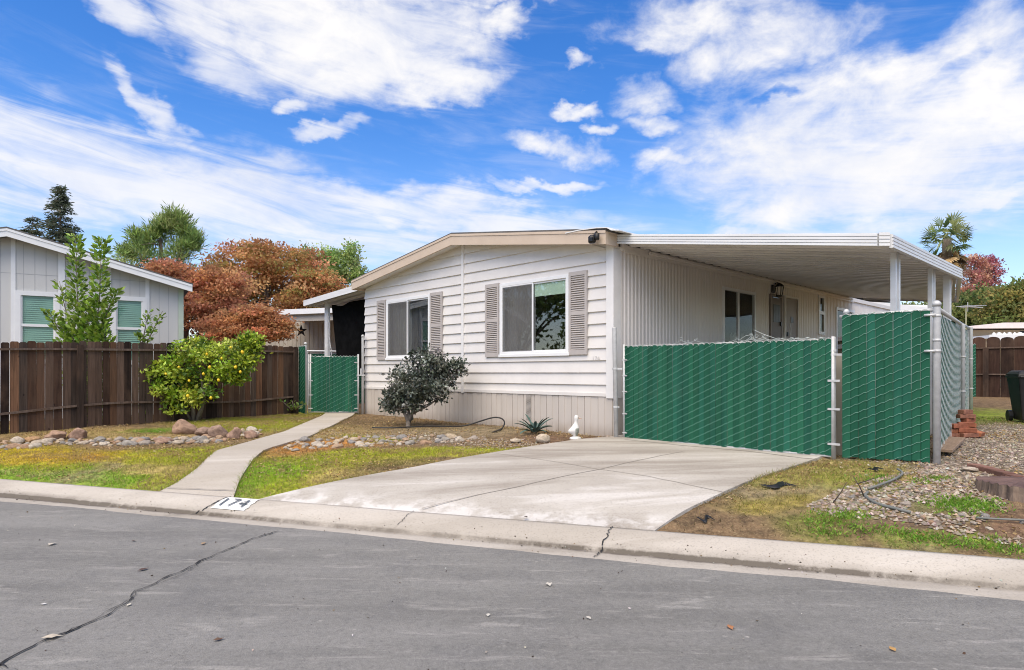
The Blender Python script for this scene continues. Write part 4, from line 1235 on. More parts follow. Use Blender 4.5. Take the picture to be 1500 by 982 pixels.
# ================================================================== awning on the left of the house
awn = thing('side_awning', 'white metal awning on the left of the house carried by a square post', 'awning', HC, HROT)
ax0, az0 = front(448, 447); AZR = 3.60
mb = MB(); y = .0
def awz(x): return AZR + (az0 - AZR) * (x - (XL - .09)) / (ax0 - (XL - .09))
while y < 3.4:
    for (a, za), (b, zb) in zip(prof[:-1], prof[1:]):
        mb.quad((ax0, y + a, awz(ax0) + za), (ax0, y + b, awz(ax0) + zb), (XL - .09, y + b, AZR + zb), (XL - .09, y + a, AZR + za))
    y += per
mb.build('ceiling_panels', M['alum'], awn)
mb = MB(); mb.prism([(ax0, awz(ax0) + .05), (XL - .09, AZR + .05), (XL - .09, AZR + .10), (ax0, awz(ax0) + .10)], lambda u, v: (u, .0, v), lambda u, v: (u, 3.4, v)); mb.build('roof_sheet', M['alum'], awn)
mb = MB(); mb.prism([(ax0 - .02, awz(ax0) - .03), (XL - .09, AZR - .03), (XL - .09, AZR + .125), (ax0 - .02, awz(ax0) + .125)], lambda u, v: (u, -.05, v), lambda u, v: (u, -.001, v))
mb.box(ax0 - .05, ax0 - .005, -.05, 3.4, awz(ax0) - .03, awz(ax0) + .125); mb.build('fascia', M['alum'], awn)
apx, _ = front(479.5, 480, .35); p = h2w(apx, .35)
mb = MB()
for o in (-.05, .05): mb.box(apx + o - .035, apx + o + .035, .31, .39, zg(p.x, p.y) - .1, awz(apx))
mb.build('post', M['alum'], awn)

# shade cloth hanging under the awning
cl = MB(); n = 26; k = 14
ca = Vector((apx + .12, .42, 0)); cb = Vector((XL - .25, .95, 0))
vs = []
for i in range(n + 1):
    u = i / n
    for j in range(k + 1):
        w = j / k; lean = (.20 * w * (1 - u))
        q = ca.lerp(cb, u) + (cb - ca).normalized() * lean
        zt_ = awz(q.x) - .06 - .07 * math.sin(PI * min(1, u * 3)) ** 2 * (u < .34)
        q2 = q + Vector((0, .05 * math.sin(u * 11 + w * 2) * (.4 + .6 * w), 0)); vs.append((q2.x, q2.y, zt_ + (1.42 - zt_) * w))
cl.add(vs, [(i * (k + 1) + j, (i + 1) * (k + 1) + j, (i + 1) * (k + 1) + j + 1, i * (k + 1) + j + 1) for i in range(n) for j in range(k)])
o = cl.build('shade_cloth', M['cloth'], smooth=True); o.location = HC; o.rotation_euler = (0, 0, HROT)
sm = o.modifiers.new('thick', 'SOLIDIFY'); sm.thickness = .004
tag(o, 'black shade cloth hanging beneath the left awning behind the small gate', 'shade cloth')
# white chain beside it
ch = MB(); zc0 = awz(apx) - .05
for i in range(30):
    zc = zc0 - .3 - i * .052; xo = apx + .13 + .03 * math.sin(i * .4) + .008 * i
    pts = [(xo + (.014 * math.cos(q) if i % 2 else 0), .30 + (0 if i % 2 else .014 * math.cos(q)), zc + .032 * math.sin(q)) for q in np.linspace(0, 2 * PI, 9)]
    ch.tube(pts, .005, 5, caps=False)
o = ch.build('hanging_chain', M['nwhite'], smooth=True); o.location = HC; o.rotation_euler = (0, 0, HROT)
tag(o, 'pale chain hanging beside the black shade cloth', 'chain')

# ================================================================== chain link with privacy slats
SLC = np.array([(.018, .108, .060), (.021, .116, .065), (.016, .097, .055), (.019, .112, .070)])
def link_panel(parent, L, zb, zt, sw=.086, wr=.0028, both=False, pitch=.10, rise=.042, frame=True, posts=(0.021, 0.021), slats=True, back=1, slat_t=.006, drop=0.0, jag=.02, fine=False, zfun=None):
    """Panel from x=0..L in the parent's frame; visible face toward -y. zb may follow the ground through zfun."""
    zf = zfun or (lambda x: zb)
    n = max(1, int(round(L / sw))); sw = L / n
    if slats:
        mb = MB(); cols = []
        for i in range(n):
            a, b = i * sw + .0012, (i + 1) * sw - .0012; w = random.uniform(-.002, .002); y0 = random.uniform(0, .006)
            zt_ = zt + random.uniform(-.012, .004); z0 = zf((a + b) / 2) + random.uniform(0, .02)
            nb = len(mb.v)
            cx = (a + b) / 2; bow = .007
            pr = [(a, y0 + bow), (a + .014, y0 + .001), (b - .014, y0), (b, y0 + bow), (b, y0 + bow + slat_t), (a, y0 + bow + slat_t)]
            mb.prism(pr, lambda u, v: (u + w, v, z0), lambda u, v: (u - w, v, zt_))
            c = SLC[random.randrange(4)] * random.uniform(.85, 1.15); cols += [c] * (len(mb.v) - nb)
        mb.build('privacy_slats', M['slat'], parent, cols=np.array(cols))
    mb = MB(); rows = int((zt - zb) / pitch) + 2
    for j in range(-2, rows + int(n * rise / pitch) + 3):
        pts = []
        for i in range(n + 1):
            z = zb + j * pitch + (i - n) * rise if not both else zb + j * pitch + i * rise
            for q, yy, kk in ((.04, -.002, 0), (.30, -.004, .32), (.68, -.004, .86), (.96, -.002, .94)):
                x = (i + q) * sw; zz = z + rise * kk
                if x > L: continue
                if zf(x) <= zz <= zt + .012: pts.append((x, yy, zz))
                elif len(pts) > 1: mb.tube(pts, wr, 4, caps=False); pts = []
                else: pts = []
        if len(pts) > 1: mb.tube(pts, wr, 4, caps=False)
        if both:
            pts = []
            for i in range(n + 1):
                z = zb + j * pitch - i * rise + 0 * n; x = i * sw
                if zf(x) <= z <= zt: pts.append((x, -.006, z))
                elif len(pts) > 1: mb.tube(pts, wr, 4, caps=False); pts = []
            if len(pts) > 1: mb.tube(pts, wr, 4, caps=False)
    mb.build('chain_link', M['gwire'], parent, smooth=True); mb = MB()
    # twisted selvage along the top
    for i in range(n):
        x = i * sw + sw * .5
        mb.tube([(x - sw * .42, -.003, zt - .012), (x - sw * .2, -.004, zt + .004), (x, -.002, zt + jag * random.uniform(.5, 1.0)), (x + sw * .25, -.004, zt + .004), (x + sw * .45, -.003, zt - .010)], wr * 1.25, 4, caps=False)
    mb.build('top_selvage', M['wire'], parent, smooth=True)

def pole(mb, p, z0, z1, r, cap=True):
    prof = [(r, z0), (r, z1 - .01), (r, z1)] + ([(r * 1.18, z1 - .005), (r * 1.18, z1 + .03), (r * .7, z1 + .055), (.004, z1 + .062)] if cap else [(r * .3, z1 + .004)])
    mb.lathe(prof, 12, (p[0], p[1], 0))

def clamp(mb, p, z, r, d):
    mb.lathe([(r * 1.2, z - .016), (r * 1.25, z), (r * 1.2, z + .016)], 12, (p[0], p[1], 0)); d = Vector(d)
    mb.bar((p[0], p[1], z), (p[0] + d.x, p[1] + d.y, z), .014, .028)

# driveway gate --------------------------------------------------------------
GY = -.12
gx0, gz0 = front(914, 643, GY); gx1, gz1 = front(1219, 667, GY)
gate = thing('driveway_gate', 'wide green slatted chain link gate closed across the driveway', 'gate', h2w(gx0, GY), HROT)
GL = gx1 - gx0; GB0, GT = .455, 1.915
link_panel(gate, GL, GB0 + .01, GT)
fr = MB()
for x in (-.005, GL + .005): fr.lathe([(.02, GB0), (.02, GT + .03)], 10, (x, .012, 0))
fr.tube([(-.005, .024, GT - .012), (GL, .024, GT - .012)], .018, 8); fr.tube([(-.005, .024, GB0 + .012), (GL, .024, GB0 + .012)], .018, 8)
fr.build('gate_frame', M['galv'], gate, smooth=True)
hb = MB()
for z in (.55, .85, 1.2, 1.45, 1.7): hb = MB(); hb.bar((-.03, .0, z), (.06, -.005, z), .012, .018); hb.build('tie_band', M['galv'], gate)
for z in (.62, 1.05, 1.40): hb = MB(); hb.bar((GL - .05, -.004, z), (GL + .09, .0, z), .016, .026); hb.build('hinge', M['galv'], gate)
# loose wire curls on top of the gate
wl_ = MB()
def curl(px, w, h, turns=1):
    x, _ = front(px, 500, GY); x -= gx0; c = []
    for q in np.linspace(0, PI * (1 + turns), 16 + 8 * turns):
        c.append((x + w * (q / PI - .5) * .8 + w * .25 * math.sin(2 * q), .0 + .01 * math.sin(q * 3), GT + .01 + h * abs(math.sin(q)) * (1 - .25 * q / PI)))
    q_ = MB(); q_.tube(c, .0022, 5, caps=False); q_.build('wire_curl', M['wire'], gate, smooth=True)
for px, w, h, tn in ((998, .30, .10, 1), (1008, .20, .05, 0), (1080, .25, .07, 1), (1100, .22, .12, 1), (1108, .35, .09, 0), (1120, .30, .04, 1), (1140, .3, .03, 1), (1160, .25, .03, 1), (1182, .22, .025, 1)): curl(px, w, h, tn)
xw, _ = front(1104, 500, GY); xw -= gx0
wl_.tube([(xw, .0, GT + .16), (xw + .12, .0, GT + .10), (xw + .30, .0, GT + .03), (xw + .36, .0, GT + .0)], .003, 5); wl_.build('wire_curl', M['wire'], gate, smooth=True); wl_ = MB(); wl_.tube([(xw - .25, .0, GT), (xw - .12, .0, GT + .08), (xw - .02, .0, GT + .10), (xw + .02, 0, GT + .01)], .003, 5)
wo = wl_.build('wire_curl', M['wire'], gate, smooth=True)

def fencepost(px, pytop, pybot, off, r, label, name='fence_post', lean=0.0, group=None, cap=True, bands=()):
    x, z1 = front(px, pytop, off); p = h2w(x, off)
    o = thing(name, label, 'post', (p.x, p.y, 0), HROT, group)
    mb = MB(); pole(mb, (0, 0), zg(p.x, p.y) - .15, z1, r, cap)
    if lean:
        mb.v = [(a + lean * (c - 1.2), b, c) for a, b, c in mb.v]
    mb.build('pole', M['galv'], o, smooth=True)
    if bands:
        for z, d in bands: bm_ = MB(); clamp(bm_, (lean * (z - 1.2), 0), z, r, d); bm_.build('clamp', M['galv'], o)
    return o
fencepost(901.5, 480, 642, -.17, .036, 'tall leaning steel post at the house corner beside the driveway gate', lean=-.02, cap=False, bands=[(1.56, (.12, .03)), (.95, (.05, .03))])
fencepost(1221, 494, 667, GY + .03, .030, 'steel post at the free end of the driveway gate', cap=False, bands=[(1.72, (.16, .0)), (1.77, (-.08, 0))])

# tall fence panel and side run ------------------------------------------------
fx0, _ = front(1233, 560, GY); fx1, _ = front(1362, 560, GY)
pan = thing('chain_link_fence', 'tall green slatted chain link panel standing right of the gate', 'fence', h2w(fx0, GY), HROT)
PLn = fx1 - fx0
def gl(x, px0=fx0):
    p = h2w(px0 + x, GY); return zg(p.x, p.y)
link_panel(pan, PLn, .46, 2.20, sw=.088, zfun=lambda x: gl(x) + .0)
mb = MB(); mb.tube([(-.03, .03, 2.185), (PLn + .06, .03, 2.20)], .02, 8); mb.build('top_rail', M['galv'], pan, smooth=True)
mb = MB(); pole(mb, (.035, .055), .3, 2.215, .03); mb.build('post', M['galv'], pan, smooth=True)
mb = MB(); cx_ = PLn + .06; pole(mb, (cx_, .03), .3, 2.24, .038)
for z in (2.13, 1.86, 1.74): mb.lathe([(.042, z - .014), (.045, z), (.042, z + .014)], 12, (cx_, .03, 0))
for z in (2.14, 1.74): mb.bar((cx_, -.02, z), (cx_ - .11, -.02, z), .014, .025)
mb.build('corner_post', M['galv'], pan, smooth=True)
# wooden post seen in the gap between gate and panel
gxw, _ = front(1228, 560, GY + .35); p = h2w(gxw, .3)
wp = MB(); wp.box(-.05, .05, -.05, .05, zg(p.x, p.y) - .2, 1.72); wo = wp.build('wooden_post', M['creamwall']); wo.location = (p.x, p.y, 0); wo.rotation_euler = (0, 0, HROT)
tag(wo, 'pale weathered wooden post in the gap between gate and tall panel', 'post')

c0 = h2w(fx0 + PLn + .06, GY + .03)
c1 = at(1404.5, 560, 10.2); c2 = at(1419, 560, 12.0)
sf = thing('side_chain_link_fence', 'silvery chain link fence with top rail running back along the gravel', 'fence', (c0.x, c0.y, 0), math.atan2(c2.y - c0.y, c2.x - c0.x))
SL = math.hypot(c2.x - c0.x, c2.y - c0.y); SM = math.hypot(c1.x - c0.x, c1.y - c0.y)
ca_, sa_ = (c2.x - c0.x) / SL, (c2.y - c0.y) / SL
def sgz(x): return zg(c0.x + ca_ * x, c0.y + sa_ * x)
# this run: bare diamond mesh in front of thin slats
def diamond(parent, L, zt0, zt1, w=.105, h=.115, wr=.0021):
    mb = MB(); n = int(L / w)
    for sg in (1, -1):
        for j in range(-40, int(2.2 / h) + 40 + n):
            pts = []
            for i in range(n + 1):
                x = i * w; z = .4 + j * h + sg * (i * h / 2) - (n * h / 2 if sg > 0 else 0) * 0
                lim = zt0 + (zt1 - zt0) * x / L
                if sgz(x) < z < lim - .02: pts.append((x, -.008 * sg, z))
                elif len(pts) > 1: mb.tube(pts, wr, 3, caps=False); pts = []
                else: pts = []
            if len(pts) > 1: mb.tube(pts, wr, 3, caps=False)
    mb.build('chain_link', M['wire'], parent)
diamond(sf, SL, 2.20, 2.33)
mb = MB(); cols = []
for i in range(int(SL / .088)):
    a = i * .088; nb = len(mb.v); mb.box(a + .004, a + .084, .012, .02, sgz(a) + .05, 2.17 + .12 * a / SL); cols += [SLC[random.randrange(4)] * 1.0] * (len(mb.v) - nb)
mb.build('privacy_slats', M['slat'], sf, cols=np.array(cols))
mb = MB(); mb.tube([(0, 0, 2.215), (SM, 0, 2.28), (SL, 0, 2.335)], .026, 10); mb.build('top_rail', M['galv'], sf, smooth=True)
for x, zt_ in ((SM, 2.27), (SL, 2.35)):
    mb = MB(); pole(mb, (x, -.03), sgz(x) - .15, zt_, .034, False)
    for z in (1.2, 1.75): mb.lathe([(.037, z - .014), (.042, z), (.037, z + .014)], 12, (x, -.03, 0))
    mb.build('post', M['galv'], sf, smooth=True)

# small gate by the path -------------------------------------------------------
sg0 = at(455, 560, 15.7); sg1 = at(524, 560, 15.7)
sg = thing('garden_gate', 'small green slatted chain link gate at the top of the path', 'gate', (sg0.x, sg0.y, 0))
SGL = sg1.x - sg0.x
link_panel(sg, SGL, .53, 1.90, sw=.075, wr=.0023, pitch=.11, rise=.04)
fr = MB()
for x in (-.05, -.005, SGL + .01): fr.lathe([(.02, .50), (.02, 1.95)], 10, (x, .012, 0))
fr.tube([(-.05, .024, 1.885), (SGL, .024, 1.885)], .018, 8); fr.tube([(-.05, .024, .53), (SGL, .024, .53)], .018, 8)
fr.build('gate_frame', M['galv'], sg, smooth=True)
for z in (.62, .95, 1.3, 1.75):
    hb = MB(); hb.bar((SGL - .08, -.004, z), (SGL + .02, 0, z), .012, .02); hb.build('tie_band', M['galv'], sg)
    hb = MB(); hb.bar((-.06, -.004, z), (.05, 0, z), .012, .02); hb.build('tie_band', M['galv'], sg)
hb = MB(); hb.box(SGL - .02, SGL + .18, -.02, .0, 1.42, 1.45); hb.box(SGL + .07, SGL + .10, -.03, 0, 1.445, 1.60)
hb.build('latch', M['galv'], sg)
def wpost(px, pyt, d, r, label):
    p = at(px, 560, d); zt_ = at(px, pyt, d).z
    o = thing('fence_post', label, 'post', (p.x, p.y, 0)); mb = MB(); pole(mb, (0, 0), zg(p.x, p.y) - .1, zt_, r, True); mb.build('pole', M['galv'], o, smooth=True); return o
wpost(447.5, 505, 15.7, .034, 'steel post on the wooden fence side of the small gate')
wpost(531.5, 494, 15.75, .034, 'tall steel post between the small gate and the house')
# green run behind and left of the small gate
bf0 = at(437, 560, 15.95); bf1 = at(446, 560, 15.6)
bf = thing('chain_link_fence', 'narrow green slatted strip between wooden fence and small gate post', 'fence', (bf0.x, bf0.y, 0), math.atan2(bf1.y - bf0.y, bf1.x - bf0.x))
link_panel(bf, (bf1 - bf0).xy.length, .5, 2.15, sw=.07, wr=.003)
b0 = at(449, 560, 19.5); b1 = at(535, 560, 20.5)
bf = thing('chain_link_fence', 'low green slatted fence with white rail behind the small gate', 'fence', (b0.x, b0.y, 0), math.atan2(b1.y - b0.y, b1.x - b0.x))
BL = (b1 - b0).xy.length
link_panel(bf, BL, .5, 2.08, sw=.1, wr=.003)
mb = MB(); mb.tube([(0, -.03, 2.16), (BL, -.03, 2.16)], .025, 8)
for x in (.0, .62, 1.3): mb.lathe([(.025, .4), (.025, 2.16)], 8, (x, -.03, 0))
mb.build('top_rail', M['nwhite'], bf)

# ================================================================== wooden fences
def wood_fence(label, A, B, H, bw, gap, cols, face_rails, rail_drop=(.10, None), railz=(1.52, .42), posts=(), ears=True, rail_m='plank', base_dirt=True, ext=0):
    A, B = Vector(A), Vector(B); L = (B - A).length; d = (B - A).normalized()
    o = thing('wooden_fence', label, 'fence', (A.x, A.y, 0), math.atan2(d.y, d.x))
    gz = lambda x: zg(A.x + d.x * x, A.y + d.y * x)
    mb = MB(); cc = []; x = 0
    while x < L:
        w = bw * random.uniform(.93, 1.05); g = gap * random.choice((.2, .4, 1, 1.5)); z0 = gz(x) - .03; h = H + random.uniform(-.015, .015)
        e = .022 if ears else 0; nb = len(mb.v); y0 = random.uniform(0, .006)
        pr = [(x, z0), (x + w, z0), (x + w, gz(x) + h - e), (x + w - e, gz(x) + h), (x + e, gz(x) + h), (x, gz(x) + h - e)]
        if w > .2: # rounded dog-ear boards
            q = gz(x) + h; pr = [(x, z0), (x + w, z0)] + [(x + w / 2 + w / 2 * math.cos(a), q - .09 + .09 * math.sin(a)) for a in np.linspace(0, PI, 9)]
        tl = random.uniform(-.006, .006)
        mb.prism(pr, lambda u, v: (u + tl * (v - 1), y0, v), lambda u, v: (u + tl * (v - 1), y0 + .018, v))
        c = np.array(cols[random.randrange(len(cols))]) * random.uniform(.7, 1.4); cc += [c] * (len(mb.v) - nb); x += w + g
    mb.build('board_panel', M['fence'], o, cols=np.array(cc))
    for q, (rz, wv) in enumerate(zip(railz, (0, 1))):
        mb = MB(); n = 24; pts = []
        for i in range(n + 1):
            x = L * i / n; sag = (.045 * math.sin(x * 1.35 + 1.0) if wv else .008 * math.sin(x * .9)); pts.append((x, -.025, gz(x) + rz + sag))
        for a, b in zip(pts[:-1], pts[1:]): mb.bar(a, b, .045, .04)
        cols_ = np.tile(np.array([(.14, .105, .085)]), (len(mb.v), 1)); mb.build('rail', M['fence'], o, cols=cols_)
    for px_, w, h in posts:
        mb = MB(); mb.box(px_ - w / 2, px_ + w / 2, -.095, -.005, gz(px_) - .2, gz(px_) + h)
        mb.build('post', M['fence'], o, cols=np.tile(np.array([(.045, .032, .026) if h > 1.2 else (.1, .07, .05)]), (len(mb.v), 1)))
    return o, d, gz, L
WC = [(.080, .045, .030), (.048, .028, .020), (.115, .062, .038), (.030, .020, .016), (.098, .066, .050), (.145, .080, .047), (.070, .052, .042)]
fa = Vector((-9.15, 11.43, 0)); fb = Vector((-5.36, 15.85, 0)); fd = (fb - fa).normalized()
def fpos(px):
    k = (px - CX) / F; t = (k * fa.y - fa.x) / (fd.x - k * fd.y); return t
EXT = 3.2
wf, d_, gzf, LL = wood_fence('dark weathered wooden board fence with gaps behind the lemon tree', fa - fd * EXT, fb, 1.66, .128, .009, WC, True,
                             railz=(1.52, .40), posts=[(EXT + fpos(116), .10, 1.6), (EXT + fpos(431), .09, 1.58), (EXT - 1.6, .1, 1.6)])
ra = at(1424, 560, 19.4); rb = at(1620, 560, 17.6)
wood_fence('brown dog eared wooden fence at the back of the gravel yard', (ra.x, ra.y, 0), (rb.x, rb.y, 0), 1.78, .33, .03,
           [(.060, .034, .026), (.042, .026, .02), (.075, .042, .03)], True, railz=(1.45, .62), posts=[(.33, .14, 1.45)], ears=False)
# the green strip beside it
ga = at(1420, 560, 19.2); gb2 = at(1426, 560, 19.0)
bf = thing('chain_link_fence', 'faded green chain link strip meeting the brown back fence', 'fence', (ga.x - .15, ga.y, 0))
link_panel(bf, .35, .75, 2.35, sw=.09, wr=.004)

# ================================================================== neighbouring house on the left
NO = Vector((-11.2, 14.0, 0)); NX = Vector((.857, .515, 0)).normalized(); NR = math.atan2(NX.y, NX.x); NYv = Vector((-NX.y, NX.x, 0))
def nb(px, py, off=0.0):
    r = Vector(((px - CX) / F, 1, -(py - HOR) / F)); c = Vector((0, 0, CAMZ)) - NO
    k = (off - c.dot(NYv)) / r.dot(NYv); p = c + r * k
    return p.dot(NX), p.z
nh = thing('neighbouring_house', 'grey panelled house with white trim and green blinds behind the dark fence', 'house', NO, NR)
nxr, nze = nb(268, 424); rx_, rz_ = nb(10, 335, -.35)
ez = nb(276, 416, -.35)[1]; exr = nb(276, 416, -.35)[0]
slp = (rz_ - ez) / (exr - rx_)
NW = (nxr - rx_)
xl_ = rx_ - NW
def nrz(x): return rz_ - slp * abs(x - rx_) - .18
def nbox(mb, x0, x1, y0, y1, pt, pb): mb.box(x0, x1, y0, y1, pb, pt)
nwin = []
for g in ((30.5, 80.5, 432.7), (170, 209, 440)):
    a, zt_ = nb(g[0], g[2]); b, _ = nb(g[1], g[2]); nwin.append((a, b, zt_ - 1.42, zt_))
mb = MB()
holes_ = [(a, b, c, d) for a, b, c, d in nwin]
zc = nb(120, 420)[1]
wall_with_holes(mb, xl_, nxr, .1, 3.3, holes_, 0)
mb.add([(xl_, 0, 3.3), (nxr, 0, 3.3), (nxr, 0, nrz(nxr) + .1), (rx_, 0, nrz(rx_) + .1), (xl_, 0, nrz(xl_) + .1)], [(0, 1, 2, 3, 4)])
mb.quad((nxr, 0, .1), (nxr, 13, .1), (nxr, 13, 3.6), (nxr, 0, 3.6)); mb.quad((xl_, 0, .1), (xl_, 13, .1), (xl_, 13, 3.6), (xl_, 0, 3.6)); mb.quad((xl_, 13, .1), (nxr, 13, .1), (nxr, 13, 3.6), (xl_, 13, 3.6))
x = xl_
while x < nxr:   # grooves of the grooved panel
    zt_ = nrz(x)
    ok = [(.1, zt_)]
    for a, b, c, d in nwin:
        if a - .1 < x < b + .1: ok = [(.1, c - .1), (d + .1, zt_)]
    for a, b in ok: mb.box(x - .006, x + .006, -.0025, -.001, a, b, 1)
    x += .203
zj = nb(60, 403)[1]
mb.box(xl_, nxr, -.004, -.0015, zj - .006, zj + .006, 1)
mb.build('wall', [M['ngrey'], mat('groove_shadow_paint', (.46, .46, .455), (.43, .43, .425), 4, .8)], nh)
mb = MB()
for a, b in ((16, 23), (85.5, 95.5), (155, 163), (213, 219)):
    x0, _ = nb(a, 430); x1, _ = nb(b, 430); mb.box(x0, x1, -.022, -.001, .2, nrz((x0 + x1) / 2) + .08)
mb.build('battens', M['nwhite'], nh)
mb = MB(); mb.box(nxr - .10, nxr + .012, -.024, .0, .2, nrz(nxr) + .05); mb.box(nxr + .001, nxr + .012, .0, .1, .2, 3.6); mb.build('corner_board', M['nshade'], nh)
for a, b, c, d in nwin:
    w = .10
    mb = MB()
    for q in ((a - w, a, c - w, d + w), (b, b + w, c - w, d + w), (a, b, d, d + w), (a, b, c - w, c)): mb.box(q[0], q[1], -.035, .03, q[2], q[3])
    o = mb.build('window', M['nwhite'], nh)
    mid = d - .66
    mb = MB(); mb.box(a, b, -.02, .03, mid - .03, mid + .03)
    for q in ((a, a + .03), (b - .03, b)): mb.box(q[0], q[1], -.012, .03, c, d)
    mb.build('sash', M['nwhite'], o)
    mb = MB(); mb.box(a + .03, b - .03, .0, .005, c, mid - .03); mb.box(a + .03, b - .03, .0, .005, mid + .03, d); mb.build('pane', M['glass2'], o)
    mb = MB(); n = int((d - c) / .045)
    for i in range(n): mb.obox(((a + b) / 2, 0.030, c + (i + .5) * (d - c) / n), ((b - a) / 2 - .01, 0, 0), (0, .008, .022), (0, -.001, .0006))
    mb.box(a - .2, b + .2, .09, .095, c - .2, d + .2)
    mb.build('blind', M['blindg'], o)
mb = MB()
for s_ in (1, -1):
    e_ = rx_ + s_ * (NW + .18)
    za, zb_ = rz_, rz_ - slp * (NW + .18)
    mb.prism([(rx_, za - .17), (e_, zb_ - .17), (e_, zb_), (rx_, za)], lambda u, v: (u, -.38, v), lambda u, v: (u, -.33, v))
    mb.prism([(rx_, za - .05), (e_, zb_ - .05), (e_, zb_ + .004), (rx_, za + .004)], lambda u, v: (u, -.395, v), lambda u, v: (u, -.381, v))
mb.build('fascia', M['nwhite'], nh)
mb = MB()
for s_ in (1, -1):
    e_ = rx_ + s_ * (NW + .2); zb_ = rz_ - slp * (NW + .2)
    mb.prism([(rx_, rz_ + .006), (e_, zb_ + .006), (e_, zb_ + .035), (rx_, rz_ + .035)], lambda u, v: (u, -.40, v), lambda u, v: (u, 13.3, v))
    mb.quad((rx_, -.33, rz_ - .12), (e_, -.33, zb_ - .12), (e_, .0, zb_ - .12), (rx_, .0, rz_ - .12), 0)
mb.build('roof', M['shingle'], nh)

# house glimpsed between maples and awning
K0 = at(394, 500, 24); K1 = at(492, 500, 23)
kh = thing('neighbouring_carport', 'white edged flat carport roof glimpsed between orange maples and awning', 'carport', (K0.x, K0.y, 0), math.atan2(K1.y - K0.y, K1.x - K0.x))
KL = (K1 - K0).xy.length + .8; zt_ = at(440, 455.5, 24).z
mb = MB(); mb.box(-.8, KL, 0, 5, zt_ - .06, zt_); mb.build('roof', M['alum'], kh)
mb = MB(); mb.box(-.82, KL, -.06, -.001, zt_ - .17, zt_ + .02); mb.build('fascia', M['nwhite'], kh)
mb = MB(); mb.box(.0, KL, .1, .25, zt_ - .42, zt_ - .18); mb.build('beam', M['creamwall'], kh)
mb = MB(); mb.box(-6, KL + 2, 3.0, 3.1, .3, zt_ - .07)
x = -6
while x < KL + 2: mb.box(x, x + .03, 2.985, 3.0, .3, zt_ - .08); x += .22
mb.build('wall', M['creamwall'], kh)
mb = MB(); mb.box(-.7, -.58, .12, .24, .3, zt_ - .18); mb.build('post', M['nwhite'], kh)
st_ = at(441, 485, 23.4); mb = MB(); pts = []
for i in range(10):
    q = PI / 2 + i * PI / 5; r_ = .26 if i % 2 == 0 else .10; pts.append((r_ * math.cos(q), r_ * math.sin(q)))
mb.prism(pts, lambda u, v: (u, 0, v), lambda u, v: (u, .03, v))
o = mb.build('star_ornament', M['lamp']); o.location = (K0.x + NX.x * 1.1 + 0.2, 26.3, at(441, 485, 26.3).z); o.location.x = at(441, 485, 26.3).x
tag(o, 'dark star ornament on the cream wall under the far carport', 'ornament')

# house behind the carport end and low house beyond the gravel yard
B0 = at(1255, 500, 27)
bh = thing('neighbouring_house', 'pale house end seen under the far end of the carport', 'house', (B0.x, B0.y, 0), .1)
mb = MB(); mb.box(0, 3.2, 0, 6, .4, 4.0)
for i in range(12): mb.box(0, 3.2, -.012, .0, 2.0 + i * .2, 2.0 + i * .2 + .185)
mb.build('wall', M['nwhite'], bh); mb = MB(); mb.prism([(-.2, 4.0), (3.5, 4.0), (3.5, 4.2), (-.2, 4.55)], lambda u, v: (u, -.3, v), lambda u, v: (u, 6.2, v)); mb.build('roof', M['nwhite'], bh)
L0 = at(1421, 500, 31)
lh = thing('neighbouring_house', 'low house with pinkish white roof edge beyond the brown back fence', 'house', (L0.x, L0.y, 0), -.12)
ze = at(1450, 481, 31).z
mb = MB(); mb.box(.4, 16, .8, 9, .4, ze - .05); mb.build('wall', mat('tan_house_wall', (.50, .40, .28), (.45, .36, .25), 2, .8), lh)
mb = MB(); mb.prism([(-.1, ze), (16.5, ze), (16.5, ze + .27), (1.6, ze + .27), (-.1, ze + .10)], lambda u, v: (u, .2, v), lambda u, v: (u, 9.5, v)); mb.build('roof', mat('pinkish_fascia', (.72, .62, .58), (.66, .57, .53), 3, .6), lh)
mb = MB(); mb.box(2.7, 7, .78, .795, ze - 1.0, ze - .1); mb.build('window', M['black'], lh)
mb = MB(); mb.box(-.6, 16, -2.5, .1, ze - .62, ze - .48); mb.box(-.6, 16, -2.55, -2.5, ze - .72, ze - .46); mb.build('patio_roof', M['nwhite'], lh)
mb = MB()
for i in range(14): mb.lathe([(.0, .0), (.10 + .05 * (i % 3), .05), (.08, .12 + .04 * (i % 2)), (.0, .2)], 7, (.2 + i * .22, -1.5, ze - .48))
mb.build('roof_clutter', M['ngrey'], lh)

an = at(1415, 450, 27)
ant = thing('tv_antenna', 'thin pale television antenna on a mast before green trees', 'antenna', (an.x, an.y, 0), .3)
mb = MB(); mb.lathe([(.025, .5), (.022, at(1415, 449, 27).z)], 8); mb.build('mast', mat('yellowed_mast', (.55, .52, .30), (.5, .47, .28), 3, .6), ant)
za = at(1415, 449.5, 27).z; mb = MB(); mb.tube([(-.25, 0, za), (.55, 0, za)], .02, 6)
for i in range(8): mb.tube([(-.2 + i * .1, -.22 - .04 * i, za + .02), (-.2 + i * .1, .22 + .04 * i, za + .02)], .012, 5)
mb.tube([(-.5, .05, za), (.9, -.05, za - .02)], .014, 5); mb.tube([(.1, 0, za - .2), (.1, 0, za + .2)], .014, 5)
mb.build('elements', M['galv'], ant)

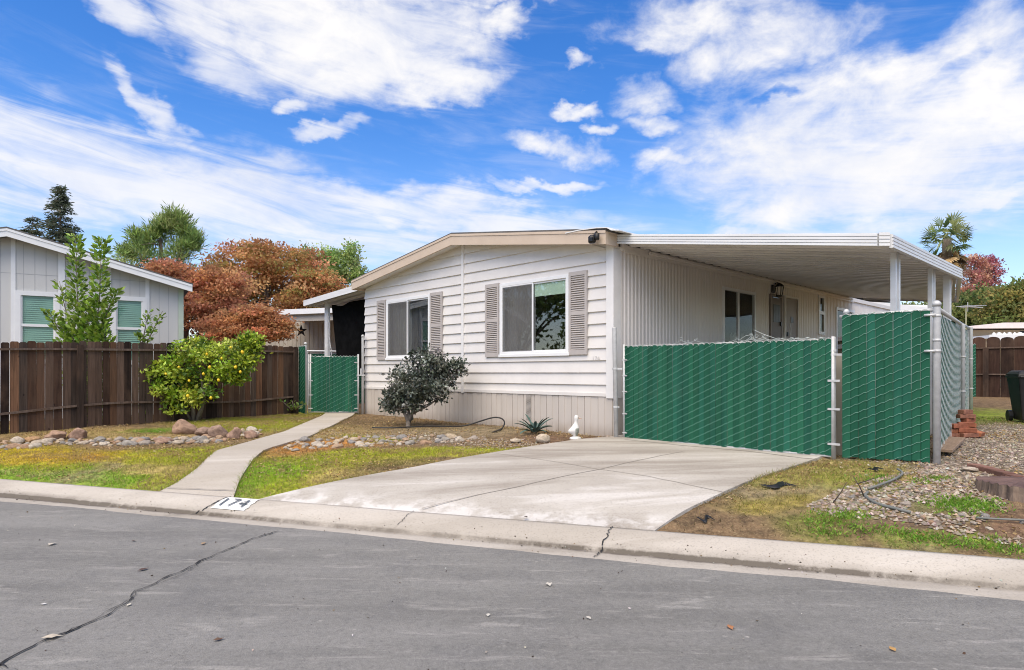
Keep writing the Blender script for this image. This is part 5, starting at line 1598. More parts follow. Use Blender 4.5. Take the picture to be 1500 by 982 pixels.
# ================================================================== trees
MAP = [(.66, .33, .16), (.60, .31, .14), (.46, .21, .10), (.64, .38, .17), (.48, .23, .11)]
MAPR = [(.60, .28, .17), (.56, .27, .15), (.42, .18, .11), (.60, .33, .17)]
MAPG = [(.46, .34, .12), (.52, .31, .12), (.37, .31, .10), (.58, .35, .14)]
def lob(px, py, rx, ry, d, dz=1.0):
    return (at(px, py, d), (rx * d / F, max(rx, ry) * d / F * dz, ry * d / F))
def ground_at(px, d):
    p = at(px, 500, d); return Vector((p.x, p.y, zg(p.x, p.y)))
tree('maple_tree', 'large orange brown maple crowning the gap behind the fence', ground_at(400, 31), at(395, 400, 31),
     [lob(370, 400, 60, 45, 31), lob(430, 400, 60, 40, 31), lob(395, 380, 45, 28, 31), lob(460, 425, 40, 30, 31), lob(330, 420, 40, 40, 31), lob(400, 440, 80, 40, 31), lob(480, 435, 22, 22, 31), lob(400, 470, 80, 22, 31), lob(440, 450, 50, 24, 31), lob(345, 450, 40, 30, 31)],
     54, 84, .42, .16, MAP + MAP[3:4] + MAPG[:3], M['bark'], M['autumn'], .22, up=.0, flat=.38)
tree('maple_tree', 'reddish maple left of the gap beside the grey house', ground_at(270, 24), at(275, 440, 24),
     [lob(262, 425, 42, 38, 24), lob(290, 440, 50, 45, 24), lob(285, 485, 48, 40, 24), lob(250, 398, 26, 14, 24), lob(330, 415, 30, 28, 24), lob(318, 460, 36, 40, 24)],
     48, 88, .30, .12, MAPR + MAP[:4], M['bark'], M['autumn'], .16, up=-.05, flat=.38)
tree('maple_tree', 'low orange maple with rounded sprays in front of the far carport', ground_at(380, 21), at(380, 470, 21),
     [lob(365, 470, 30, 20, 21), lob(392, 485, 32, 15, 21), lob(350, 490, 40, 22, 21), lob(405, 474, 18, 14, 21), lob(380, 462, 22, 16, 21), lob(330, 480, 26, 24, 21)],
     38, 86, .22, .098, MAP + MAP[3:4], M['bark'], M['autumn'], .12, up=-.05, flat=.38)
tree('poplar_tree', 'pale green sparse tree with upright shoots left of the gable', ground_at(490, 36), at(490, 410, 36),
     [lob(480, 405, 32, 26, 36), lob(508, 400, 20, 26, 36), lob(460, 415, 25, 20, 36), lob(515, 378, 7, 18, 36), lob(477, 378, 5, 16, 36), lob(450, 380, 5, 14, 36), lob(495, 385, 7, 18, 36), lob(520, 405, 12, 22, 36)],
     18, 60, .36, .17, [(.30, .40, .12), (.36, .46, .16), (.22, .33, .09), (.48, .52, .24)], M['bark2'], M['leaf'], .14, up=.4)
tree('pine_tree', 'rounded bright green pine rising behind the grey house roof', ground_at(235, 38), at(235, 350, 38),
     [lob(232, 372, 40, 22, 38), lob(250, 345, 24, 18, 38), lob(205, 375, 24, 14, 38), lob(262, 368, 20, 18, 38), lob(228, 388, 50, 12, 38), lob(254, 322, 5, 13, 38), lob(247, 330, 5, 9, 38), lob(264, 326, 4, 9, 38), lob(284, 352, 5, 12, 38), lob(279, 362, 6, 10, 38), lob(202, 350, 5, 10, 38), lob(210, 356, 6, 9, 38), lob(228, 342, 7, 10, 38), lob(238, 333, 5, 10, 38), lob(272, 338, 5, 10, 38), lob(188, 372, 6, 9, 38)],
     11, 52, .36, .42, [(.27, .37, .11), (.29, .38, .11), (.14, .22, .06), (.38, .45, .17)], M['bark'], M['leaf'], .22, up=1.2, aspect=.13)

def conifer(label, px, pytop, d, half_px, n, base_py):
    b = ground_at(px, d); topz = at(px, pytop, d).z; zb = at(px, base_py, d).z
    root = thing('conifer_tree', label, 'tree', b)
    H = topz - b.z; mb = MB()
    mb.tube([(0, 0, -.1), (0.05, 0, H * .5), (0, 0, H)], [.22, .14, .02], 9)
    P, D = [], []
    W = half_px * d / F
    for i in range(n):
        k = random.random() ** .8; z = H * (.25 + .74 * k)
        vis = (topz - b.z - z) / (topz - zb); L = W * min(1.5, vis) * random.uniform(.45, 1.1) + .15
        a = random.uniform(0, 2 * PI); e = Vector((math.cos(a) * L, math.sin(a) * L, z - L * random.uniform(.0, .35)))
        s = Vector((0, 0, z)); mb.tube([s, s.lerp(e, .5) + Vector((0, 0, .04)), e], [.03, .02, .008], 5)
        m = int(34 * L) + 14
        for q in range(m):
            u = random.uniform(.12, 1.02); c = s.lerp(e, u)
            P.append(c + Vector((random.gauss(0, .11), random.gauss(0, .11), random.gauss(0, .08) - .03)))
            D.append((math.cos(a) + random.gauss(0, .8), math.sin(a) + random.gauss(0, .8), random.gauss(-.15, .4)))
    mb.build('trunk', M['bark'], root, smooth=True)
    v, f, c = leaves(np.array([tuple(p) for p in P]), np.array(D), R.uniform(.18, .40, len(P)), palette([(.10, .13, .085), (.13, .155, .10), (.075, .10, .065), (.19, .19, .13)], len(P)), .28)
    arr_mesh('crown', v, f, M['leaf'], c, parent=root)
conifer('tall dark narrow conifer behind the grey house', 88, 272, 48, 42, 230, 370)
conifer('shorter dark conifer left of the tall narrow one', 48, 316, 50, 30, 110, 372)

RED = [(.54, .24, .21), (.60, .30, .24), (.46, .18, .18), (.64, .40, .28)]
tree('red_leaved_tree', 'red leaved tree with open crown just right of the palm', ground_at(1428, 55), at(1428, 385, 55),
     [lob(1428, 390, 15, 18, 55), lob(1424, 415, 18, 20, 55), lob(1436, 400, 10, 22, 55), lob(1418, 430, 14, 10, 55)], 24, 46, .36, .20, RED + [(.50, .27, .18)], M['bark'], M['leaf'], .2, up=.4)
tree('red_leaved_tree', 'purplish red upright tree right of the open crowned red one', ground_at(1450, 56), at(1450, 390, 56),
     [lob(1450, 390, 9, 14, 56), lob(1453, 405, 11, 18, 56), lob(1445, 420, 10, 16, 56)], 26, 46, .34, .19, [(.46, .16, .19), (.52, .20, .21), (.38, .13, .16)], M['bark'], M['leaf'], .2, up=.4)
GRN = [(.16, .22, .065), (.22, .27, .085), (.11, .165, .05), (.32, .33, .12)]
YGR = [(.31, .29, .09), (.38, .32, .10), (.23, .26, .07), (.18, .21, .06)]
tree('broadleaf_tree', 'dark green rounded tree behind the antenna', ground_at(1425, 42), at(1425, 455, 42),
     [lob(1425, 452, 32, 22, 42), lob(1450, 440, 26, 18, 42), lob(1405, 462, 22, 14, 42), lob(1440, 465, 40, 14, 42), lob(1380, 462, 24, 12, 42)], 36, 70, .5, .24, GRN, M['bark'], M['leaf'], .25)
tree('broadleaf_tree', 'yellow green broad tree over the low house at the far right', ground_at(1490, 39), at(1490, 445, 39),
     [lob(1485, 440, 30, 20, 39), lob(1510, 435, 30, 22, 39), lob(1475, 460, 34, 14, 39), lob(1520, 455, 40, 20, 39), lob(1500, 428, 18, 10, 39)], 36, 70, .48, .23, YGR + GRN[:2], M['bark'], M['leaf'], .25)
tree('broadleaf_tree', 'dull green low tree seen under the carport roof', ground_at(1345, 44), at(1345, 465, 44),
     [lob(1340, 462, 30, 12, 44), lob(1375, 458, 24, 14, 44), lob(1320, 466, 20, 10, 44)], 30, 60, .5, .25, GRN, M['bark'], M['leaf'], .2)

# fan palm
pb = ground_at(1386, 48); pt = at(1386, 350, 48)
palm = thing('palm_tree', 'tall fan palm with a skirt of brown dead fronds behind the carport', 'tree', pb)
H = pt.z - pb.z
mb = MB(); mb.tube([(0, 0, -.1), (.1, 0, H * .4), (.05, 0, H)], [.42, .34, .30], 12)
mb.build('trunk', M['bark2'], palm, smooth=True)
def fans(n, elmin, elmax, L0, L1, fan, cols, droop, hz):
    V, Cc_ = [], []
    for i in range(n):
        a = i * 2.399 + random.uniform(-.3, .3); el = (math.asin(random.uniform(-.62, 1)) if hz > 0 else random.uniform(elmin, elmax)); L = random.uniform(L0, L1)
        d = Vector((math.cos(a) * math.cos(el), math.sin(a) * math.cos(el), math.sin(el))); o = Vector((.05, 0, H + hz + (random.uniform(-.3, .3) if hz > 0 else random.uniform(-1.1, .35))))
        tip = o + d * L + Vector((0, 0, -droop * L * .25)); sd = d.cross(Vector((0, 0, 1))).normalized(); up = sd.cross(d)
        c = np.array(random.choice(cols)) * random.uniform(.7, 1.3)
        V.append([o - up * .02, o + up * .02, tip]); Cc_ += [c] * 3
        m = 9; roll = random.uniform(-1.2, 1.2)
        for q in range(m):
            an_ = -1.15 + 2.3 * q / (m - 1)
            e1 = sd * math.cos(roll) + up * math.sin(roll)
            dd = (d * math.cos(an_) + e1 * math.sin(an_)); l = fan * random.uniform(.85, 1.1)
            e = tip + dd * l + Vector((0, 0, -droop * l * (.35 + .2 * abs(an_)))); pp = dd.cross(up).normalized() * .062
            V.append([tip, tip + dd * l * .55 + pp * 1.3, e]); V.append([tip, e, tip + dd * l * .55 - pp * 1.3]); Cc_ += [c * random.uniform(.85, 1.15)] * 6
    v = np.array([[tuple(x) for x in t] for t in V]).reshape(-1, 3)
    return v, np.arange(len(v)).reshape(-1, 3), np.array(Cc_)
v, f, c = fans(46, -.35, 1.5, .75, 1.15, .95, [(.24, .33, .12), (.32, .39, .15), (.11, .17, .065), (.38, .41, .19)], .10, .1)
arr_mesh('fronds', v, f, M['leaf'], c, parent=palm)
v, f, c = fans(80, -1.45, -.55, .5, 1.15, .75, [(.52, .36, .16), (.60, .43, .22), (.38, .26, .13), (.22, .15, .09), (.14, .10, .07)], .35, -.6)
arr_mesh('dead_fronds', v, f, M['dry'], c, parent=palm)

# a tree added outside the frame to darken what the windows mirror
tree('broadleaf_tree', 'dark leafy tree out of view on the left, added for its window reflection', Vector((-19, 12.5, .5)), Vector((-19, 12.5, 5)),
     [(Vector((-19, 12.5, 5.2)), (2.2, 2.2, 2.2)), (Vector((-18, 14.5, 4.5)), (2, 2, 2)), (Vector((-20, 10.5, 4.4)), (2, 2, 2))], 26, 50, .6, .3, GRN[:3], M['bark'], M['leaf'], .25)

# ------------------------------------------------------------------ shrubs in the yard
def shrub(name, label, cat, base, lobes, per, lper, crad, lsize, cols, lm, trunks, aspect=.5, up=.3, bark='bark2', outward=.8):
    root = thing(name, label, cat, base); base = Vector(base)
    lobes = [(tuple(Vector(c) - base), r) for c, r in lobes]
    (v, f, c), C = crown_arrays(lobes, per, lper, crad, lsize, cols, up, aspect, outward)
    mb = MB(); ends = []
    for pts, r0, r1 in trunks:
        pts = [Vector(p) - base for p in pts]; n = len(pts)
        mb.tube(pts, [r0 + (r1 - r0) * i / (n - 1) for i in range(n)], 8); ends += pts[1:]
    for i in range(26):
        e = Vector(C[random.randrange(len(C))]); s = min(ends, key=lambda q: (q - e).length + random.uniform(0, .3)); branch(mb, s, e, .012, .003, .08, 4, 5)
    mb.build('trunk', M[bark], root, smooth=True)
    arr_mesh('foliage', v, f, lm, c, parent=root)
    return root, C
LD = 13.5
lb = gp(283, 617); lb0 = lb.copy()
lem, LCs = shrub('lemon_tree', 'bushy lemon tree with yellow fruit leaning in front of the fence', 'lemon tree', lb,
    [lob(256, 556, 34, 34, LD), lob(296, 545, 38, 40, LD), lob(335, 525, 38, 28, LD), lob(290, 514, 32, 17, LD), lob(360, 520, 16, 22, LD), lob(266, 585, 28, 18, LD), lob(236, 548, 17, 18, LD), lob(342, 548, 16, 12, LD), lob(366, 500, 9, 8, LD)],
    34, 32, .125, .092, [(.30, .41, .032), (.34, .45, .045), (.16, .27, .024), (.46, .52, .075), (.11, .19, .022)], M['gloss'],
    [([lb + Vector((.02, 0, -.08)), at(283, 598, 13.55), at(276, 585, 13.5), at(262, 560, 13.5)], .05, .015), ([lb + Vector((.05, .02, -.08)), at(296, 596, 13.6), at(300, 570, 13.6), at(325, 535, 13.5)], .055, .015),
     ([lb + Vector((-.02, .03, -.05)), at(270, 600, 13.5), at(250, 575, 13.4)], .03, .012), ([lb + Vector((.04, .03, -.05)), at(298, 580, 13.6), at(292, 530, 13.5)], .035, .012)], .55, .25)
lemm = MB(); lemm.lathe([(.004, -.040), (.014, -.034), (.030, -.018), (.034, 0), (.030, .018), (.012, .034), (.004, .041)], 12)
l0 = None
for px, py in ((320, 557), (277, 558), (338, 509), (303, 519), (307, 538), (325, 525), (275, 580), (309, 583), (352, 545), (262, 538), (345, 538), (355, 516), (298, 548), (243, 548)):
    p = at(px, py, LD - .55 + .05 * math.sin(px)) - lb
    if l0 is None: o = l0 = lemm.build('lemon', M['lemon'], lem, smooth=True)
    else:
        o = l0.copy(); COL.objects.link(o); o.parent = lem
    o.location = p; k = random.uniform(.7, 1.0); o.scale = (k, k, k); o.rotation_euler = (random.uniform(-.4, .4), random.uniform(-.4, .4), random.uniform(0, 6))

SDp = 12.4
sb = gp(597, 629)
shrub('evergreen_shrub', 'grey green evergreen shrub on a forked trunk before the left window', 'shrub', sb,
    [lob(620, 548, 38, 27, SDp), lob(602, 560, 31, 28, SDp), lob(648, 548, 19, 20, SDp), lob(586, 580, 19, 18, SDp), lob(572, 592, 10, 9, SDp), lob(640, 572, 24, 14, SDp), lob(625, 525, 26, 12, SDp), lob(668, 540, 8, 9, SDp), lob(596, 592, 20, 12, SDp), lob(632, 560, 30, 24, SDp), lob(610, 575, 28, 18, SDp)],
    30, 24, .11, .078, [(.070, .085, .060), (.11, .125, .095), (.04, .052, .038), (.21, .22, .18), (.34, .35, .30)], M['gloss'],
    [([sb + Vector((0, 0, -.08)), at(598, 618, SDp), at(593, 606, SDp), at(580, 590, SDp)], .055, .015), ([at(598, 620, SDp), at(604, 605, SDp), at(612, 590, SDp), at(622, 560, SDp)], .045, .015),
     ([at(604, 606, SDp), at(625, 596, SDp - .1), at(645, 582, SDp - .1)], .025, .01), ([at(598, 612, SDp), at(600, 590, SDp + .15), at(598, 560, SDp + .1)], .03, .012)], .55, .3)

# upright shoots behind the fence
def shoots(label, base, stems, n, ls, cols):
    root = thing('tall_shrub', label, 'shrub', base); base = Vector(base); mb = MB(); P, D = [], []
    for pts, rad, cnt in stems:
        pts = [Vector(p) - base for p in pts]; mb.tube(pts, [.02 * (1 - .8 * i / (len(pts) - 1)) for i in range(len(pts))], 6)
        for i in range(cnt):
            u = random.random() * (len(pts) - 1); k = min(int(u), len(pts) - 2); c = pts[k].lerp(pts[k + 1], u - k); a = random.uniform(0, 2 * PI); w = rad * (1 - .55 * u / (len(pts) - 1))
            d = Vector((math.cos(a), math.sin(a), random.uniform(.3, 1.1))); P.append(tuple(c + Vector((math.cos(a), math.sin(a), 0)) * w * random.random() ** .7 * .8)); D.append(tuple(d))
    mb.build('stem', M['bark2'], root, smooth=True)
    v, f, c = leaves(np.array(P), np.array(D), ls * R.uniform(.6, 1.25, len(P)), palette(cols, len(P)), .5)
    arr_mesh('foliage', v, f, M['gloss'], c, parent=root)
GC = [(.20, .33, .035), (.27, .41, .055), (.13, .22, .028), (.36, .47, .09)]
BD = 13.2
bb = ground_at(128, BD)
shoots('tall leafy green shrub with upright shoots behind the fence', bb,
    [([bb, at(116, 500, BD), at(113, 430, BD), at(111, 346, BD)], .26, 900), ([bb, at(140, 500, BD), at(146, 430, BD), at(149, 350, BD)], .27, 950), ([bb, at(128, 500, BD), at(130, 440, BD)], .34, 600),
     ([bb, at(108, 500, BD), at(95, 450, BD), at(87, 412, BD)], .13, 130), ([at(110, 505, BD), at(85, 480, BD), at(70, 455, BD)], .15, 150), ([at(140, 500, BD), at(160, 450, BD), at(172, 425, BD)], .15, 200), ([bb, at(95, 510, BD), at(100, 470, BD)], .26, 240), ([bb, at(155, 510, BD), at(150, 470, BD)], .26, 280)], 0, .125, GC)
bb2 = ground_at(212, 13.7)
shoots('small leafy shrub with two splayed shoots at the right end of the grey house', bb2,
    [([bb2, at(208, 505, 13.7), at(213, 480, 13.7), at(217, 457, 13.7)], .13, 120), ([bb2, at(214, 505, 13.7), at(226, 480, 13.7), at(238, 456, 13.7)], .13, 130), ([bb2, at(208, 510, 13.7), at(203, 490, 13.7)], .12, 80)], 0, .10, GC)
bb3 = gp(430, 605)
shoots('small fern like seedling at the foot of the wooden fence', bb3,
    [([bb3, at(424, 598, 15.4), at(414, 588, 15.4)], .10, 22), ([bb3, at(436, 597, 15.4), at(446, 592, 15.4)], .10, 24), ([bb3, at(430, 596, 15.4), at(428, 587, 15.4)], .1, 18)], 0, .11, [(.17, .25, .06), (.12, .19, .04)])
# agave
ab = gp(783, 636)
mb = MB()
for i in range(22):
    a = i * 2.399; ring = i / 22; el0 = 1.35 - 1.05 * ring; L = (.30 + .10 * math.sin(i * 1.7)) * (1.0 if ring > .2 else .9)
    d = Vector((math.cos(a), math.sin(a), 0)); sd = Vector((-d.y, d.x, 0)); p = Vector((0, 0, .03)) + d * .03; rows = []
    el = el0
    for k in range(8):
        u = k / 7; w = .034 * (math.sin(PI * (.22 + .78 * (1 - u)) ) if u < 1 else 0) * (1 - u * .35); w = max(w, .0008)
        n_ = d * (-math.sin(el)) + Vector((0, 0, math.cos(el)))
        rows.append([p - sd * w + n_ * w * .5, p - n_ * .006 * (1 - u), p + sd * w + n_ * w * .5]); p = p + (d * math.cos(el) + Vector((0, 0, math.sin(el)))) * L / 7; el -= .085 + .06 * ring
    vs = [q for r_ in rows for q in r_]
    mb.add(vs, [(3 * k + j, 3 * k + j + 1, 3 * k + j + 4, 3 * k + j + 3) for k in range(7) for j in range(2)])
o = mb.build('agave_plant', M['agave'], smooth=True); o.location = ab; o.scale = (1.05, 1.05, 1.0)
tag(o, 'spiky blue green agave growing against the skirting', 'agave')

# ------------------------------------------------------------------ duck statue
db = gp(843, 643)
dk = thing('duck_statue', 'white duck statue on a small round base by the driveway', 'statue', db, 0.35)
n = 14; rows = []   # spine rings: height, forward offset, half width, half depth
for z, x, ry, rx in ((.035, -.005, .020, .022), (.06, -.008, .040, .042), (.09, -.012, .058, .062), (.13, -.016, .070, .078), (.17, -.012, .066, .074), (.205, -.002, .048, .054), (.235, .006, .031, .034), (.27, .010, .025, .026), (.30, .012, .030, .032), (.325, .016, .036, .040), (.35, .016, .034, .037), (.37, .012, .020, .023), (.378, .010, .004, .005)):
    rows.append([(x + rx * math.cos(2 * PI * k / n) - (.05 * max(0, -math.cos(2 * PI * k / n)) ** 3 if .08 < z < .16 else 0), ry * math.sin(2 * PI * k / n), z) for k in range(n)])
mb = MB(); vs = [q for r_ in rows for q in r_]
fs = [(i * n + k, i * n + (k + 1) % n, (i + 1) * n + (k + 1) % n, (i + 1) * n + k) for i in range(len(rows) - 1) for k in range(n)]
mi = [1 if (i < 4 and math.cos(2 * PI * (k + .5) / n) > -.2) else 0 for i in range(len(rows) - 1) for k in range(n)]
mb.v, mb.f, mb.m = vs, fs, mi
o = mb.build('body', [M['duckw'], M['duckg']], dk, smooth=True); ss_ = o.modifiers.new('sub', 'SUBSURF'); ss_.levels = ss_.render_levels = 1
mb = MB(); mb.add([(.045, -.017, .338), (.045, .017, .338), (.105, .012, .322), (.105, -.012, .322), (.045, -.014, .315), (.045, .014, .315), (.10, .009, .313), (.10, -.009, .313)],
                  [(0, 1, 2, 3), (4, 7, 6, 5), (0, 4, 5, 1), (2, 6, 7, 3), (1, 5, 6, 2), (0, 3, 7, 4)]); mb.build('bill', M['duckb'], dk, bevel=.004)
mb = MB()
for sy in (-1, 1): mb.lathe([(.0, -.005), (.005, 0), (.0, .005)], 8, (.036, sy * .034, .343))
mb.build('eyes', M['black'], dk)
mb = MB(); mb.lathe([(.085, -.03), (.095, .005), (.088, .022), (.045, .038), (.02, .042)], 18); mb.build('base', M['duckw'], dk, smooth=True)

# hose
hp = [(545, 629), (580, 629), (620, 627), (650, 627)]
pts = [gp(*q) + Vector((0, 0, .03)) for q in hp]; hd = gp(720, 629).y
pts += [at(680, 624, hd + .12), at(704, 617, hd + .04), at(722, 612, hd), at(734, 613, hd - .02), at(739, 619, hd - .05), at(736, 627, hd - .1), gp(729, 633) + Vector((0, 0, .025)), gp(722, 635) + Vector((0, 0, .02))]
def smooth_path(P, k=6):
    out = []
    for i in range(len(P) - 1):
        a, b, c, d = P[max(i - 1, 0)], P[i], P[i + 1], P[min(i + 2, len(P) - 1)]
        for j in range(k):
            t = j / k; out.append(.5 * ((2 * b) + (c - a) * t + (2 * a - 5 * b + 4 * c - d) * t * t + (3 * b - a - 3 * c + d) * t ** 3))
    return out + [P[-1]]
mb = MB(); mb.tube(smooth_path(pts), .013, 8)
tag(mb.build('garden_hose', M['hose'], smooth=True), 'black garden hose looping on the soil in front of the skirting', 'hose')

# ------------------------------------------------------------------ stones
M['cob'] = rndmat('river_cobble', [(.40, .34, .27), (.33, .29, .25), (.44, .36, .26), (.25, .24, .23), (.40, .29, .20), (.48, .43, .36), (.36, .24, .16), (.30, .28, .25)], .85, .5, 14, 3)
M['boul'] = rndmat('boulder_stone', [(.36, .24, .17), (.33, .22, .165), (.30, .21, .16)], .9, .9, 9, 3)
M['paler'] = rndmat('pale_rock', [(.50, .43, .34), (.46, .40, .33)], .9, .7, 9, 3)
M['tanr'] = rndmat('ochre_rock', [(.42, .24, .11), (.38, .24, .13)], .9, .7, 9, 3)
CM = [rock_mesh('cobble', i + 1, 3, .34, 1.0, .35) for i in range(9)]
for m in CM: m.materials.append(M['cob'])
def stone(name, mesh, p, sc, rz, label, cat, group=None, tilt=.15):
    o = bpy.data.objects.new(name, mesh); COL.objects.link(o); o.location = p; o.scale = sc; o.rotation_euler = (random.uniform(-tilt, tilt), random.uniform(-tilt, tilt), rz)
    return tag(o, label, cat, group)
def bed(poly, n, smin, smax, label, group, seed, mind=.8, name='river_cobble'):
    random.seed(seed); placed = []; tries = 0
    xs = [q[0] for q in poly]; ys = [q[1] for q in poly]
    while len(placed) < n and tries < n * 90:
        tries += 1
        px, py = random.uniform(min(xs), max(xs)), random.uniform(min(ys), max(ys))
        if not inside(np.array([px]), np.array([py]), poly)[0]: continue
        p = gp(px, py)
        if not free(np.array([p.x]), np.array([p.y]))[0]: continue
        r = smin + (smax - smin) * random.random() ** 1.8
        if any((p.x - a) ** 2 + (p.y - b) ** 2 < ((r + c) * mind) ** 2 for a, b, c in placed): continue
        placed.append((p.x, p.y, r)); s, t = st(p.x, p.y)
        stone(name, random.choice(CM), (p.x, p.y, float(zt(np.array(s), np.array(t))) + r * .16), (r * random.uniform(.9, 1.4), r * random.uniform(.75, 1.0), r * random.uniform(.5, .72)), random.uniform(0, 6.3), label, 'stone', group)
bed([(0, 646), (60, 647), (110, 646), (200, 643), (270, 640), (330, 636), (386, 628), (388, 636), (340, 645), (300, 651), (200, 652), (100, 652), (0, 659)], 125, .035, .105, 'rounded river cobble in the row edging the left lawn below the fence', 'cobbles edging the left lawn', 11, .72)
bed([(416, 650), (440, 642), (500, 641), (570, 640), (640, 640), (700, 641), (690, 647), (600, 652), (540, 654), (470, 656), (420, 661)], 105, .03, .088, 'rounded river cobble in the bed between the path and the driveway', 'cobbles below the shrub', 12, .68)
bed([(1205, 740), (1260, 712), (1310, 700), (1360, 685), (1440, 690), (1470, 705), (1400, 722), (1365, 745), (1500, 760), (1500, 790), (1430, 775), (1330, 762), (1260, 752)], 70, .018, .038, 'small pale river stone in the pebble bed right of the driveway', 'stones of the right pebble bed', 13, .75, 'river_stone')
random.seed(21)
bm_ = [rock_mesh('boulder', 30 + i, 3, .28, 1.1, .9) for i in range(6)]
for m in bm_: m.materials.append(M['boul'])
pr = rock_mesh('rock', 41, 3, .2, 1.0, .7); pr.materials.append(M['paler']); tr_ = rock_mesh('rock', 42, 3, .25, 1.2, .7); tr_.materials.append(M['tanr'])
for k, (px, py, wpx, hpx, mesh, lb_) in enumerate([
    (110, 643, 32, 18, bm_[0], 'flat topped red brown boulder standing proud among the left cobbles'), (80, 645, 36, 15, bm_[1], 'long reddish boulder left of the flat topped one'),
    (45, 649, 22, 10, tr_, 'ochre rock in the left cobble row'), (24, 650, 20, 11, pr, 'pale rounded rock at the left end of the cobble row'), (66, 651, 16, 9, pr, 'small pale rock under the long reddish boulder'),
    (238, 650, 32, 11, bm_[2], 'low reddish boulder lying among the cobbles left of the lemon tree'), (267, 636, 33, 22, bm_[3], 'rounded brown boulder at the foot of the lemon tree'),
    (297, 639, 24, 14, bm_[4], 'small brown boulder between the rounded one and the twin boulder'), (320, 641, 30, 20, bm_[5], 'left half of the twin brown boulders under the lemon tree'),
    (342, 643, 24, 19, bm_[0], 'right half of the twin brown boulders under the lemon tree'), (367, 642, 24, 13, bm_[2], 'brown boulder nearest the path'), (795, 648, 22, 13, pr, 'pale rock at the driveway edge near the duck'),
    (1423, 690, 22, 6, pr, 'flat tan rock lying beside the brick edging'), (755, 648, 16, 6, pr, 'flat pale rock half buried near the driveway edge')]):
    p = gp(px, py); s_ = p.y / F; w = wpx * s_ / 2; h = hpx * s_ / 2
    stone('boulder', mesh, (p.x, p.y + w * .3, p.z + h * .72), (w * 1.06, w * .8, h * 1.12), random.uniform(-.4, .4), lb_, 'rock', None, .08)
# pebbles too small to count
def pebbles():
    n = 6500; V = []; C_ = []
    poly = [(1180, 740), (1260, 705), (1330, 690), (1370, 680), (1500, 700), (1500, 800), (1420, 785), (1300, 762), (1200, 755)]
    p3 = [gp(*q) for q in poly]; xs = [q.x for q in p3]; ys = [q.y for q in p3]
    x = R.uniform(min(xs), max(xs), n); y = R.uniform(min(ys), max(ys), n); k = inside(x, y, p3); x, y = x[k], y[k]
    s, t = st(x, y); k = (smoothnoise(s, t, 2.3, 31) * .7 + smoothnoise(s, t, 6, 32) * .5 > .42); x, y = x[k], y[k]
    g = gp(1460, 655); m2 = 16000; x2 = g.x + R.normal(0, 1.5, m2); y2 = g.y + R.normal(0, 1.6, m2)
    s2, t2 = st(x2, y2); _, _, G = cover(s2, t2); k = (R.random(m2) < G) & free(x2, y2); x2, y2 = x2[k], y2[k]
    # bits among the middle bed and along the skirting
    b = gp(650, 645); x3 = b.x + R.normal(0, 1.4, 2500); y3 = b.y + R.normal(0, .35, 2500) - (x3 - b.x) * .45; k = free(x3, y3); x3, y3 = x3[k], y3[k]
    X_ = np.concatenate([x, x2, x3]); Y_ = np.concatenate([y, y2, y3]); r = np.concatenate([R.uniform(.008, .026, len(x)), R.uniform(.008, .02, len(x2)), R.uniform(.006, .018, len(x3))])
    s, t = st(X_, Y_); z = zt(s, t) + r * .25; m = len(X_)
    base = np.array([(1, 0, 0), (0, 1, 0), (-1, 0, 0), (0, -1, 0), (0, 0, .7), (0, 0, -.5)], float)
    a = R.uniform(0, 6.3, m); sc = R.uniform(.7, 1.3, (m, 1, 3)) * r[:, None, None]
    v = base[None] * sc; ca, sa = np.cos(a)[:, None], np.sin(a)[:, None]
    v = np.stack([v[..., 0] * ca - v[..., 1] * sa, v[..., 0] * sa + v[..., 1] * ca, v[..., 2]], -1) + np.stack([X_, Y_, z], -1)[:, None]
    tri = np.array([(0, 1, 4), (1, 2, 4), (2, 3, 4), (3, 0, 4)])
    f = (np.arange(m)[:, None, None] * 6 + tri[None]).reshape(-1, 3)
    c = palette([(.40, .34, .27), (.30, .24, .19), (.50, .44, .37), (.23, .19, .155), (.40, .31, .22)], m)
    return v.reshape(-1, 3), f, np.repeat(c, 6, 0)
v, f, c = pebbles()
tag(arr_mesh('pebbles', v, f, M['dry'], c, smooth=True), 'fine pale pebbles and gravel scattered over the right yard and beds', kind='stuff')

# ------------------------------------------------------------------ bricks, board, edging, stump, bin
random.seed(5)
BR = MB(); BR.box(-.105, .105, -.05, .05, -.031, .031)
br0 = BR.build('brick', M['brick'], bevel=.006)
p0 = at(1404.5, 560, 9.6)
BX = ground_at(1408, 9.15)
spots = [  # px, dist, layer, rot, label
    (1402, 8.75, 0, -.25, 'brick at the bottom left of the front brick stack'), (1419, 8.70, 0, .12, 'brick at the bottom right of the front brick stack'), (1401, 8.77, 1, -.1, 'brick in the second layer of the front stack, left'), (1416, 8.72, 1, -.3, 'brick in the second layer of the front stack, right'),
    (1404, 8.75, 2, .15, 'left of the two top bricks of the front brick stack'), (1415, 8.85, 2, -.35, 'right of the two top bricks of the front brick stack'), (1417, 9.3, 0, .3, 'lowest brick of the rear stack at the fence post'), (1416, 9.3, 1, -.2, 'second brick of the rear stack at the fence post'), (1418, 9.32, 2, .35, 'third brick of the rear stack at the fence post'),
    (1415, 9.3, 3, .0, 'fourth brick of the rear stack at the fence post'), (1414, 9.32, 4, .4, 'topmost brick of the rear stack at the fence post'), (1434, 8.75, 0, .7, 'single brick tipped beside the front brick stack')]
